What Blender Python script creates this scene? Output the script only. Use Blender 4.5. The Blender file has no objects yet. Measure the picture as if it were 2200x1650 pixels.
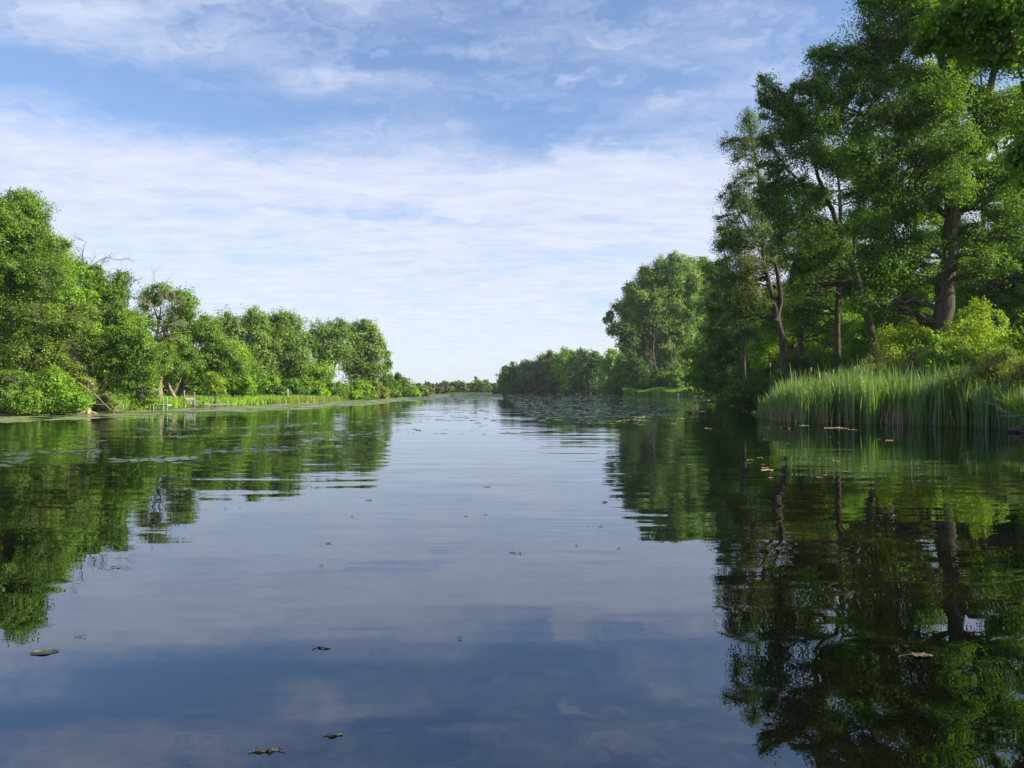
import bpy, math, random
import numpy as np
C = bpy.context.scene
COL = C.collection
R = math.radians
F = 1662.0          # focal length in photo pixels (photo is 2200 wide)
HOR = 838.0         # horizon row
CAM_H = 1.7

# ------------------------------------------------------------------ camera
cam = bpy.data.cameras.new('camera')
cam.sensor_width = 36.0
cam.lens = 36.0 * F / 2200.0
cam.clip_start = 0.05
cam.clip_end = 9000.0
camo = bpy.data.objects.new('camera', cam)
COL.objects.link(camo)
camo.location = (0, 0, CAM_H)
camo.rotation_euler = (R(90) + math.atan((HOR - 825.0) / F), 0, 0)
C.camera = camo

# ------------------------------------------------------------------ light
SUN_AZ = 102.0       # clockwise from the viewing direction (+Y)
SUN_EL = 30.0
sd = (math.sin(R(SUN_AZ)) * math.cos(R(SUN_EL)), math.cos(R(SUN_AZ)) * math.cos(R(SUN_EL)), math.sin(R(SUN_EL)))
sun = bpy.data.lights.new('sun', 'SUN')
sun.energy = 5.0
sun.angle = R(0.53)
sun.color = (1.0, 0.92, 0.74)
suno = bpy.data.objects.new('sun', sun)
COL.objects.link(suno)
from mathutils import Vector
suno.rotation_euler = Vector(sd).to_track_quat('Z', 'Y').to_euler()
suno.location = (60, 0, 60)

C.view_settings.view_transform = 'Standard'
C.view_settings.look = 'None'
C.view_settings.exposure = 0.85
C.view_settings.gamma = 1.0
C.render.engine = 'CYCLES'
C.cycles.use_denoising = True
try:
    C.cycles.denoiser = 'OPENIMAGEDENOISE'
    C.cycles.denoising_input_passes = 'RGB_ALBEDO_NORMAL'
except Exception:
    pass
C.cycles.max_bounces = 7
C.cycles.diffuse_bounces = 3
C.cycles.glossy_bounces = 3
C.cycles.transmission_bounces = 4
C.cycles.transparent_max_bounces = 8
C.cycles.caustics_reflective = False
C.cycles.caustics_refractive = False

# ------------------------------------------------------------------ node helper
class NT:
    def __init__(s, tree):
        s.t = tree
        tree.nodes.clear()
    def n(s, kind, ins=None, **props):
        nd = s.t.nodes.new(kind)
        for k, v in props.items():
            setattr(nd, k, v)
        for k, v in (ins or {}).items():
            sock = nd.inputs[k]
            if hasattr(v, 'is_linked') or isinstance(v, bpy.types.NodeSocket):
                s.t.links.new(v, sock)
            else:
                sock.default_value = v
        return nd
    def m(s, op, a, b=None, c=None, clamp=False):
        ins = {0: a}
        if b is not None: ins[1] = b
        if c is not None: ins[2] = c
        nd = s.n('ShaderNodeMath', ins, operation=op)
        nd.use_clamp = clamp
        return nd.outputs[0]
    def ss(s, v, lo, hi, a=0.0, b=1.0):
        nd = s.n('ShaderNodeMapRange', {'Value': v, 'From Min': lo, 'From Max': hi, 'To Min': a, 'To Max': b})
        nd.interpolation_type = 'SMOOTHSTEP'
        return nd.outputs[0]
    def mix(s, f, a, b, blend='MIX'):
        nd = s.n('ShaderNodeMix', data_type='RGBA', blend_type=blend)
        for k, v in ((0, f), (6, a), (7, b)):
            if isinstance(v, bpy.types.NodeSocket): s.t.links.new(v, nd.inputs[k])
            else: nd.inputs[k].default_value = v
        return nd.outputs[2]
    def noise(s, vec, scale, detail=4, rough=0.55, dist=0.0, dim='3D'):
        nd = s.n('ShaderNodeTexNoise', {'Vector': vec, 'Scale': scale, 'Detail': detail, 'Roughness': rough, 'Distortion': dist})
        nd.noise_dimensions = dim
        return nd

def c4(r, g, b): return (r, g, b, 1.0)

# ------------------------------------------------------------------ sky with thin high cloud
W = bpy.data.worlds.new('World')
C.world = W
W.use_nodes = True
w = NT(W.node_tree)
tc = w.n('ShaderNodeTexCoord').outputs['Generated']
sky = w.n('ShaderNodeTexSky', sky_type='NISHITA')
sky.sun_disc = False
sky.sun_elevation = R(SUN_EL)
sky.sun_rotation = R(SUN_AZ)
sky.air_density = 1.0
sky.dust_density = 0.6
sky.ozone_density = 2.0
sep = w.n('ShaderNodeSeparateXYZ', {0: tc})
dx, dy, dz = sep.outputs
el = w.m('MULTIPLY', w.m('ARCSINE', dz), 57.2958)
az = w.m('MULTIPLY', w.m('ARCTAN2', dx, dy), 57.2958)
zz = w.m('ADD', w.m('MAXIMUM', dz, 0.0), 0.075)
cu = w.m('DIVIDE', dx, zz)
cv = w.m('DIVIDE', dy, zz)
pv = w.n('ShaderNodeCombineXYZ', {0: cu, 1: cv, 2: 0.0}).outputs[0]
def mapv(vec, rot=0.0, sc=(1, 1, 1), loc=(0, 0, 0)):
    return w.n('ShaderNodeMapping', {'Vector': vec, 'Rotation': (0, 0, R(rot)), 'Scale': sc, 'Location': loc}).outputs[0]
n_big = w.noise(mapv(pv, 12, (0.30, 0.52, 1), (3.1, 1.7, 0)), 1.0, 5, 0.55, 0.6).outputs[0]
n_wisp = w.noise(mapv(pv, 24, (0.55, 1.7, 1), (7.3, 4.4, 0)), 1.2, 8, 0.62, 0.9).outputs[0]
n_fine = w.noise(mapv(pv, 30, (1.6, 4.2, 1), (1.3, 9.1, 0)), 2.2, 7, 0.66, 0.5).outputs[0]
av = w.n('ShaderNodeCombineXYZ', {0: az, 1: el, 2: 0.0}).outputs[0]
n_warp = w.noise(mapv(av, 0, (0.06, 0.12, 1)), 1.0, 5, 0.6).outputs[1]
warp = w.n('ShaderNodeVectorMath', {0: w.n('ShaderNodeVectorMath', {0: n_warp, 1: (0.5, 0.5, 0.5)}, operation='SUBTRACT').outputs[0], 'Scale': 9.0}, operation='SCALE').outputs[0]
wv = w.n('ShaderNodeVectorMath', {0: av, 1: warp}, operation='ADD').outputs[0]
def bump(px, py, rx, ry, rot, amp):
    a0 = math.degrees(math.atan((px - 1100) / F)); e0 = math.degrees(math.atan((HOR - py) / F))
    m1 = w.n('ShaderNodeVectorMath', {0: wv, 1: (a0, e0, 0)}, operation='SUBTRACT').outputs[0]
    m2 = w.n('ShaderNodeMapping', {'Vector': m1, 'Rotation': (0, 0, R(rot)), 'Scale': (29.0 / rx, 29.0 / ry, 0)}).outputs[0]
    ln = w.n('ShaderNodeVectorMath', {0: m2}, operation='LENGTH').outputs['Value']
    return w.ss(ln, 0.0, 1.6, amp, 0.0)
n_str = w.noise(mapv(wv, -6, (0.040, 0.26, 1), (4, 2, 0)), 1.0, 6, 0.55, 0.8).outputs[0]
# fibrous wisps fanning diagonally across the upper sky
n_dia = w.noise(mapv(wv, 26, (0.045, 0.16, 1), (11, 6, 0)), 1.0, 6, 0.55, 0.25).outputs[0]
up_ = w.ss(el, 13.0, 19.0)
cov = w.m('ADD', w.m('MULTIPLY', n_big, 0.45), w.m('MULTIPLY', n_wisp, 0.70))
cov = w.m('ADD', cov, w.m('MULTIPLY', n_fine, 0.30))
cov = w.m('ADD', cov, w.m('MULTIPLY', w.m('SUBTRACT', n_str, 0.5), w.m('SUBTRACT', 1.5, up_)))
cov = w.m('ADD', cov, w.m('MULTIPLY', w.m('SUBTRACT', n_dia, 0.5), w.m('ADD', 0.35, w.m('MULTIPLY', up_, 1.15))))
cov = w.m('ADD', cov, 0.20)
base = w.ss(el, 14.0, 18.5, 0.40, -0.18)
cov = w.m('ADD', cov, base)
for b in [(160, 110, 320, 70, -14, 0.42), (400, 150, 200, 30, -10, 0.12), (420, 245, 330, 50, -4, -0.30), (930, 130, 170, 34, -5, -0.34), (120, 265, 300, 45, 2, -0.26),
          (1050, 265, 360, 40, 6, -0.24), (760, 165, 130, 26, 12, 0.26), (1010, 85, 110, 32, 20, 0.18), (640, 60, 120, 30, 10, -0.12),
          (1600, 110, 260, 130, 20, 0.10), (800, 400, 700, 55, -2, 0.22), (1400, 400, 300, 110, 12, 0.20), (780, 472, 330, 16, 4, -0.34), (280, 512, 260, 16, 0, -0.26),
          (1080, 500, 200, 22, 3, 0.2), (800, 585, 500, 12, 2, -0.16), (1150, 690, 350, 10, 0, -0.3), (560, 690, 200, 10, 0, -0.25), (1270, 650, 120, 10, 0, -0.25)]:
    cov = w.m('ADD', cov, bump(*b))
mask = w.ss(cov, 0.42, 1.50)
mask = w.m('ADD', w.m('MULTIPLY', mask, w.ss(el, 14.0, 21.0, 0.90, 0.72)), 0.04)
mask = w.m('MAXIMUM', mask, w.ss(el, 0.0, 11.0, 0.80, 0.0))
skc = w.mix(1.0, sky.outputs[0], c4(0.90, 0.98, 1.12), 'MULTIPLY')
cl_col = w.mix(w.ss(el, 1.0, 16.0), c4(4.6, 4.95, 5.6), c4(4.35, 4.6, 5.6))
cl_col = w.mix(w.ss(n_fine, 0.3, 0.7), w.mix(1.0, cl_col, c4(0.91, 0.93, 0.97), 'MULTIPLY'), w.mix(1.0, cl_col, c4(1.06, 1.05, 1.03), 'MULTIPLY'))
colr = w.mix(mask, skc, cl_col)
bg = w.n('ShaderNodeBackground', {'Color': colr, 'Strength': 0.1})
w.t.links.new(bg.outputs[0], w.n('ShaderNodeOutputWorld').inputs[0])

# ------------------------------------------------------------------ geometry helpers
def P(px, py, d):
    return np.array([(px - 1100.0) / F * d, d, CAM_H + (HOR - py) / F * d])

def WP(px, py):      # point on the water for a pixel
    d = CAM_H * F / (py - HOR)
    return ((px - 1100.0) / F * d, d)

def mesh_np(name, verts, faces_idx, nper, mat=None, tint=None, smooth=False):
    """faces_idx: (M, nper) int array"""
    me = bpy.data.meshes.new(name)
    verts = np.asarray(verts, dtype=np.float32)
    faces_idx = np.asarray(faces_idx, dtype=np.int32)
    M = len(faces_idx)
    me.vertices.add(len(verts)); me.vertices.foreach_set('co', verts.ravel())
    me.loops.add(M * nper); me.loops.foreach_set('vertex_index', faces_idx.ravel())
    me.polygons.add(M)
    me.polygons.foreach_set('loop_start', np.arange(0, M * nper, nper, dtype=np.int32))
    me.polygons.foreach_set('loop_total', np.full(M, nper, dtype=np.int32))
    me.update(calc_edges=True)
    if tint is not None:
        a = me.attributes.new('tint', 'FLOAT', 'POINT')
        a.data.foreach_set('value', np.asarray(tint, dtype=np.float32))
    if mat: me.materials.append(mat)
    if smooth: me.polygons.foreach_set('use_smooth', np.ones(M, dtype=bool))
    return me

def obj(name, me, parent=None, loc=None):
    o = bpy.data.objects.new(name, me)
    COL.objects.link(o)
    if parent is not None: o.parent = parent
    if loc is not None: o.location = tuple(float(v) for v in loc)
    return o

def tag(o, label=None, cat=None, group=None, kind=None):
    if label: o['label'] = label
    if cat: o['category'] = cat
    if group: o['group'] = group
    if kind: o['kind'] = kind
    return o

def empty(name, loc, label, cat, group=None):
    o = bpy.data.objects.new(name, None)
    COL.objects.link(o)
    o.location = tuple(float(v) for v in loc)
    o.empty_display_size = 0.3
    return tag(o, label, cat, group)

class Tubes:
    """collects tapered tubes along polylines; all quads"""
    def __init__(s): s.v = []; s.f = []; s.n = 0
    def add(s, pts, rad, sides=6, cap=True):
        pts = np.asarray(pts, float); k = len(pts)
        rad = np.broadcast_to(np.asarray(rad, float), (k,)) if np.ndim(rad) == 0 else np.asarray(rad, float)
        t = np.gradient(pts, axis=0)
        t /= np.linalg.norm(t, axis=1)[:, None] + 1e-9
        ref = np.array([0.31, 0.17, 0.93]) if abs(t[0, 2]) < 0.8 else np.array([0.9, 0.3, 0.1])
        a = np.cross(t, ref); a /= np.linalg.norm(a, axis=1)[:, None] + 1e-9
        b = np.cross(t, a)
        th = np.linspace(0, 2 * math.pi, sides, endpoint=False)
        ring = (np.cos(th)[None, :, None] * a[:, None, :] + np.sin(th)[None, :, None] * b[:, None, :]) * rad[:, None, None]
        vv = (pts[:, None, :] + ring).reshape(-1, 3)
        i = np.arange(k - 1)[:, None] * sides; j = np.arange(sides)[None, :]; j2 = (j + 1) % sides
        ff = np.stack([i + j, i + j2, i + sides + j2, i + sides + j], -1).reshape(-1, 4) + s.n
        s.v.append(vv); s.f.append(ff); s.n += len(vv)
        if cap:
            st0 = s.n - len(vv)
            for idx in (0, k - 1):      # end caps
                cv = np.repeat(pts[idx][None], sides, 0) + ring[idx] * 0.02
                st = s.n; s.v.append(cv); s.n += sides
                jj = np.arange(sides); base = st0 + idx * sides
                s.f.append(np.stack([base + jj, base + (jj + 1) % sides, st + (jj + 1) % sides, st + jj], -1))
    def mesh(s, name, mat):
        return mesh_np(name, np.concatenate(s.v), np.concatenate(s.f), 4, mat, smooth=True)

def box_mesh(name, boxes, mat, bev=0.0):
    """boxes: (cx,cy,cz,sx,sy,sz[,rotz])"""
    v = []; f = []
    for b in boxes:
        cx, cy, cz, sx, sy, sz = b[:6]; rz = b[6] if len(b) > 6 else 0.0
        k = len(v)
        for X in (-.5, .5):
            for Y in (-.5, .5):
                for Z in (-.5, .5):
                    x, y = X * sx, Y * sy
                    v.append((cx + x * math.cos(rz) - y * math.sin(rz), cy + x * math.sin(rz) + y * math.cos(rz), cz + Z * sz))
        for q in ((0, 1, 3, 2), (4, 6, 7, 5), (0, 4, 5, 1), (2, 3, 7, 6), (0, 2, 6, 4), (1, 5, 7, 3)):
            f.append([k + i for i in q])
    me = mesh_np(name, v, f, 4, mat)
    return me

# ------------------------------------------------------------------ materials
def mat_leaf(name, dark, light, trans, tfac=0.40, gloss=0.025):
    m = bpy.data.materials.new(name); m.use_nodes = True
    kc = (2.45, 2.1, 1.1)
    dark, light, trans = [[min(x * k_ * g_, 0.8) for x, k_ in zip(c_, kc)] for c_, g_ in ((dark, 0.78), (light, 1.22), (trans, 1.12))]
    t = NT(m.node_tree)
    at = t.n('ShaderNodeAttribute', attribute_name='tint').outputs['Fac']
    pos = t.n('ShaderNodeTexCoord').outputs['Object']
    nz = t.noise(pos, 0.35, 2).outputs[0]
    f = t.m('ADD', t.m('MULTIPLY', at, 0.75), t.m('MULTIPLY', t.m('SUBTRACT', nz, 0.5), 0.9), clamp=True)
    col = t.mix(f, c4(*dark), c4(*light))
    tcol = t.mix(f, c4(*[x * 0.6 for x in trans]), c4(*trans))
    d = t.n('ShaderNodeBsdfDiffuse', {'Color': col}).outputs[0]
    tr = t.n('ShaderNodeBsdfTranslucent', {'Color': tcol}).outputs[0]
    mx = t.n('ShaderNodeMixShader', {0: tfac, 1: d, 2: tr}).outputs[0]
    g = t.n('ShaderNodeBsdfGlossy', {'Color': c4(0.8, 0.9, 0.85), 'Roughness': 0.6}).outputs[0]
    mx2 = t.n('ShaderNodeMixShader', {0: gloss, 1: mx, 2: g}).outputs[0]
    t.t.links.new(mx2, t.n('ShaderNodeOutputMaterial').inputs[0])
    return m

def mat_solid(name, a, b, scale=3.0, rough=0.85, stretch=(1, 1, 1), bump=0.3, metal=0.0, spec=0.3):
    m = bpy.data.materials.new(name); m.use_nodes = True
    t = NT(m.node_tree)
    pos = t.n('ShaderNodeTexCoord').outputs['Object']
    mp = t.n('ShaderNodeMapping', {'Vector': pos, 'Scale': stretch}).outputs[0]
    nz = t.noise(mp, scale, 6, 0.65).outputs[0]
    f = t.ss(nz, 0.3, 0.7)
    col = t.mix(f, c4(*a), c4(*b))
    bp = t.n('ShaderNodeBump', {'Strength': bump, 'Distance': 0.05, 'Height': nz}).outputs[0]
    p = t.n('ShaderNodeBsdfPrincipled', {'Base Color': col, 'Roughness': rough, 'Metallic': metal, 'Specular IOR Level': spec, 'Normal': bp}).outputs[0]
    t.t.links.new(p, t.n('ShaderNodeOutputMaterial').inputs[0])
    return m

LM = {
 'oak':    mat_leaf('oak_leaves', (0.022, 0.062, 0.012), (0.105, 0.19, 0.030), (0.13, 0.26, 0.022)),
 'bright': mat_leaf('bright_leaves', (0.035, 0.10, 0.012), (0.135, 0.25, 0.030), (0.17, 0.32, 0.02)),
 'cotton': mat_leaf('cottonwood_leaves', (0.035, 0.082, 0.022), (0.135, 0.21, 0.062), (0.13, 0.24, 0.04)),
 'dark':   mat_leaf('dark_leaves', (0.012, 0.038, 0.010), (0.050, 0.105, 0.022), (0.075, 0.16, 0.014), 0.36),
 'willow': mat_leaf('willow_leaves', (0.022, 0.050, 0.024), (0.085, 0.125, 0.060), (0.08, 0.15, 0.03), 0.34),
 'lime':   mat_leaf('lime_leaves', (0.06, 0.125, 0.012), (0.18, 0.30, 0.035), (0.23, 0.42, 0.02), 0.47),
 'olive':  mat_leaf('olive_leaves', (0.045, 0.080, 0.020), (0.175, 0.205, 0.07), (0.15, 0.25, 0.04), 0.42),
 'sunlit_tint':   mat_leaf('sunlit_tinted_leaves', (0.035, 0.095, 0.010), (0.10, 0.24, 0.020), (0.20, 0.44, 0.02), 0.52),  # backlit sun painted in: leaf colours brightened towards yellow green
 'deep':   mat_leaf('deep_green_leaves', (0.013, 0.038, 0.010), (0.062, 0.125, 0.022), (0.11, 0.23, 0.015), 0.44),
 'dusty':  mat_leaf('dusty_leaves', (0.030, 0.065, 0.014), (0.12, 0.19, 0.035), (0.15, 0.24, 0.025), 0.4),
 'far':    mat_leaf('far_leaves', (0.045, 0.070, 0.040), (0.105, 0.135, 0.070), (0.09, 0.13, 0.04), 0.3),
 'mid':    mat_leaf('mid_leaves', (0.020, 0.060, 0.016), (0.085, 0.155, 0.034), (0.10, 0.20, 0.02), 0.36),
 'grass':  mat_leaf('grass_blades', (0.055, 0.13, 0.020), (0.16, 0.29, 0.045), (0.16, 0.30, 0.03), 0.35),
 'reed':   mat_leaf('reed_blades', (0.010, 0.042, 0.014), (0.085, 0.17, 0.030), (0.13, 0.24, 0.03), 0.35, 0.07),
 'dead':   mat_leaf('dead_reed', (0.05, 0.05, 0.045), (0.24, 0.23, 0.20), (0.08, 0.08, 0.06), 0.2),
 'tan':    mat_leaf('seed_heads', (0.26, 0.17, 0.09), (0.48, 0.36, 0.22), (0.3, 0.2, 0.1), 0.2),
}
BARK = mat_solid('bark', (0.045, 0.034, 0.026), (0.13, 0.10, 0.075), 9.0, 0.95, (1, 1, 0.22), 0.8)
BARKL = mat_solid('pale_bark', (0.17, 0.13, 0.095), (0.34, 0.27, 0.20), 8.0, 0.95, (1, 1, 0.22), 0.7)
BARKD = mat_solid('dead_wood', (0.17, 0.145, 0.12), (0.36, 0.31, 0.26), 8.0, 0.95, (1, 1, 0.3), 0.4)
BARKP = mat_solid('pink_dead_wood', (0.28, 0.19, 0.14), (0.46, 0.34, 0.25), 8.0, 0.9, (1, 1, 0.3), 0.4)

# ------------------------------------------------------------------ shoreline and ground
SHORE = [(-34, 51), (-32.6, 60), (-31, 64.5), (-30.3, 78), (-29.6, 96), (-28.4, 118), (-29.5, 155), (-28.6, 202), (-26, 236), (-30, 262), (-52, 300), (-60, 345), (-40, 372),
         (-22, 368), (-6, 352), (8, 345), (26, 338), (44, 322), (50, 290), (45, 250), (33, 222), (40, 210), (49.5, 197), (46, 168), (37.5, 141), (33, 118), (28, 95), (24, 76), (19, 59), (16.5, 51),
         (16.5, 46), (19, 43), (22.5, 40.5), (22, 34), (20.2, 30), (18.6, 24), (15.5, 16), (12, 9), (8, 2), (4, -4), (-6, -9), (-20, -8), (-36, 0), (-44, 18), (-41, 38)]
SH = np.array(SHORE, float)
def shore_dist(x, y):
    """signed distance, negative in the water"""
    p = np.stack([x, y], -1); best = np.full(x.shape, 1e9); inside = np.zeros(x.shape, bool)
    for i in range(len(SH)):
        a = SH[i]; b = SH[(i + 1) % len(SH)]; ab = b - a
        t = np.clip(((p - a) @ ab) / (ab @ ab), 0, 1)
        q = p - (a + t[..., None] * ab)
        best = np.minimum(best, np.hypot(q[..., 0], q[..., 1]))
        cond = ((a[1] > y) != (b[1] > y)) & (x < (b[0] - a[0]) * (y - a[1]) / (b[1] - a[1] + 1e-12) + a[0])
        inside ^= cond
    return np.where(inside, -best, best)
def gz(x, y):
    x = np.asarray(x, float); y = np.asarray(y, float)
    wob = 0.35 * np.sin(x * 0.9 + 1.3 * np.sin(y * 0.31)) + 0.3 * np.sin(y * 0.77 + x * 0.4) + 0.18 * np.sin(x * 2.7 + y * 1.9)
    d = shore_dist(x, y) + wob
    up = np.clip(d, 0, None)
    h = 0.32 * (1 - np.exp(-up / 0.9)) + 0.028 * np.clip(up, 0, 50) + 0.004 * np.clip(up - 50, 0, 800)
    h = h + np.clip(up / 6, 0, 1) * 0.12 * np.sin(x * 0.21 + 2) * np.cos(y * 0.17)
    h = np.where(d < 0, -0.9 * (1 - np.exp(d / 1.5)) - 0.03, h)
    return h
def gz1(x, y): return float(gz(np.array([x]), np.array([y]))[0])

th = np.unique(np.concatenate([np.linspace(-math.pi, -0.75, 60), np.linspace(-0.75, 0.75, 420), np.linspace(0.75, math.pi, 60)]))
rr = np.concatenate([[0.0], np.geomspace(1.5, 5200, 430)])
TH, RR = np.meshgrid(th, rr)
GX = np.sin(TH) * RR; GY = np.cos(TH) * RR
GZ = gz(GX, GY)
nr, nt = TH.shape
i = np.arange(nr - 1)[:, None] * nt; j = np.arange(nt - 1)[None, :]
gf = np.stack([i + j, i + nt + j, i + nt + j + 1, i + j + 1], -1).reshape(-1, 4)
m = bpy.data.materials.new('bank_soil_and_turf'); m.use_nodes = True
t = NT(m.node_tree)
ps = t.n('ShaderNodeNewGeometry').outputs['Position']
z = t.n('ShaderNodeSeparateXYZ', {0: ps}).outputs[2]
n1 = t.noise(ps, 0.5, 6, 0.6).outputs[0]; n2 = t.noise(ps, 4.0, 5, 0.7).outputs[0]
turf = t.mix(t.ss(n1, 0.35, 0.65), c4(0.05, 0.11, 0.018), c4(0.13, 0.21, 0.035))
turf = t.mix(t.ss(n2, 0.45, 0.75), turf, c4(0.10, 0.10, 0.04))
soil = t.mix(n2, c4(0.035, 0.026, 0.018), c4(0.11, 0.085, 0.055))
gcol = t.mix(t.ss(t.m('ADD', z, t.m('MULTIPLY', n2, 0.15)), 0.10, 0.28), soil, turf)
bp = t.n('ShaderNodeBump', {'Strength': 0.8, 'Distance': 0.15, 'Height': n2}).outputs[0]
t.t.links.new(t.n('ShaderNodeBsdfPrincipled', {'Base Color': gcol, 'Roughness': 0.95, 'Specular IOR Level': 0.1, 'Normal': bp}).outputs[0], t.n('ShaderNodeOutputMaterial').inputs[0])
tag(obj('ground', mesh_np('ground', np.stack([GX, GY, GZ], -1).reshape(-1, 3), gf, 4, m, smooth=True)), 'grassy lake banks and the flat land behind the trees', 'ground', kind='structure')

# ------------------------------------------------------------------ water
m = bpy.data.materials.new('lake_water'); m.use_nodes = True
t = NT(m.node_tree)
ps = t.n('ShaderNodeNewGeometry').outputs['Position']
def tmap(sc, rot=0, loc=(0, 0, 0)): return t.n('ShaderNodeMapping', {'Vector': ps, 'Scale': sc, 'Rotation': (0, 0, R(rot)), 'Location': loc}).outputs[0]
def slope(nd, amp):
    v = t.n('ShaderNodeVectorMath', {0: nd.outputs[1], 1: (0.5, 0.5, 0.5)}, operation='SUBTRACT').outputs[0]
    return t.n('ShaderNodeVectorMath', {0: v, 'Scale': amp}, operation='SCALE').outputs[0]
sy = t.n('ShaderNodeSeparateXYZ', {0: ps}).outputs[1]
sx = t.n('ShaderNodeSeparateXYZ', {0: ps}).outputs[0]
rip = t.noise(tmap((0.55, 3.6, 1), 5), 1.0, 3, 0.5, 0.3)
rip2 = t.noise(tmap((1.6, 9.0, 1), -9, (3, 7, 0)), 1.0, 2, 0.5)
swell = t.noise(tmap((0.30, 1.7, 1), 14, (9, 2, 0)), 1.0, 3, 0.5)
calm = t.ss(t.noise(tmap((0.045, 0.10, 1), 10, (5, 1, 0)), 1.0, 3, 0.5).outputs[0], 0.40, 0.62)
zone = t.m('MULTIPLY', t.ss(sy, 4.5, 11.0, 0.30, 1.0), t.ss(sy, 60.0, 25.0, 0.85, 1.0))
a1 = t.m('MULTIPLY', t.m('ADD', t.m('MULTIPLY', calm, 0.06), 0.026), zone)
strk = t.ss(t.noise(tmap((0.10, 0.62, 1), -8, (2, 3, 0)), 1.0, 5, 0.62).outputs[0], 0.535, 0.62)
side = t.m('MULTIPLY', t.ss(sx, -2.0, -9.0), t.m('MULTIPLY', t.ss(sy, 15.0, 24.0), t.ss(sy, 44.0, 36.0)))
a2 = t.m('ADD', t.m('MULTIPLY', zone, 0.008), t.m('MULTIPLY', t.m('MULTIPLY', strk, side), 0.30))
tot = t.n('ShaderNodeVectorMath', {0: slope(rip, a1), 1: slope(rip2, a2)}, operation='ADD').outputs[0]
tot = t.n('ShaderNodeVectorMath', {0: tot, 1: slope(swell, 0.048)}, operation='ADD').outputs[0]
tot = t.n('ShaderNodeVectorMath', {0: tot, 1: (0.45, 1.0, 0.0)}, operation='MULTIPLY').outputs[0]
nn = t.n('ShaderNodeVectorMath', {0: t.n('ShaderNodeVectorMath', {0: tot, 1: (0, 0, 1)}, operation='ADD').outputs[0]}, operation='NORMALIZE').outputs[0]
murk = t.noise(tmap((0.35, 0.35, 1)), 1.0, 5, 0.6).outputs[0]
body = t.mix(t.ss(murk, 0.42, 0.7), c4(0.0012, 0.0016, 0.0010), c4(0.0075, 0.0065, 0.0025))
fr = t.n('ShaderNodeFresnel', {'IOR': 2.3, 'Normal': nn}).outputs[0]
dif = t.n('ShaderNodeBsdfDiffuse', {'Color': body}).outputs[0]
gl = t.n('ShaderNodeBsdfGlossy', {'Color': c4(0.85, 0.92, 1.0), 'Roughness': 0.0, 'Normal': nn}).outputs[0]
t.t.links.new(t.n('ShaderNodeMixShader', {0: fr, 1: dif, 2: gl}).outputs[0], t.n('ShaderNodeOutputMaterial').inputs[0])
tag(obj('water', mesh_np('water', [(-75, -30, 0), (75, -30, 0), (75, 400, 0), (-75, 400, 0)], [(0, 1, 2, 3)], 4, m)), 'calm dark lake water mirroring the sky and both banks', 'lake water', kind='structure')

# ------------------------------------------------------------------ foliage
def leaf_quads(cen, size, nrm, rng, aspect=0.62):
    n = len(cen)
    a = rng.normal(size=(n, 3)); a -= (a * nrm).sum(1)[:, None] * nrm
    a /= np.linalg.norm(a, axis=1)[:, None] + 1e-9
    b = np.cross(nrm, a)
    L = (size * 0.5)[:, None]; Wd = L * aspect
    bend = nrm * L * 0.25
    v = np.empty((n, 4, 3))
    v[:, 0] = cen - a * L - bend; v[:, 1] = cen + b * Wd + a * L * 0.1; v[:, 2] = cen + a * L - bend; v[:, 3] = cen - b * Wd + a * L * 0.1
    return v.reshape(-1, 3), np.arange(n * 4).reshape(-1, 4)

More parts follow.
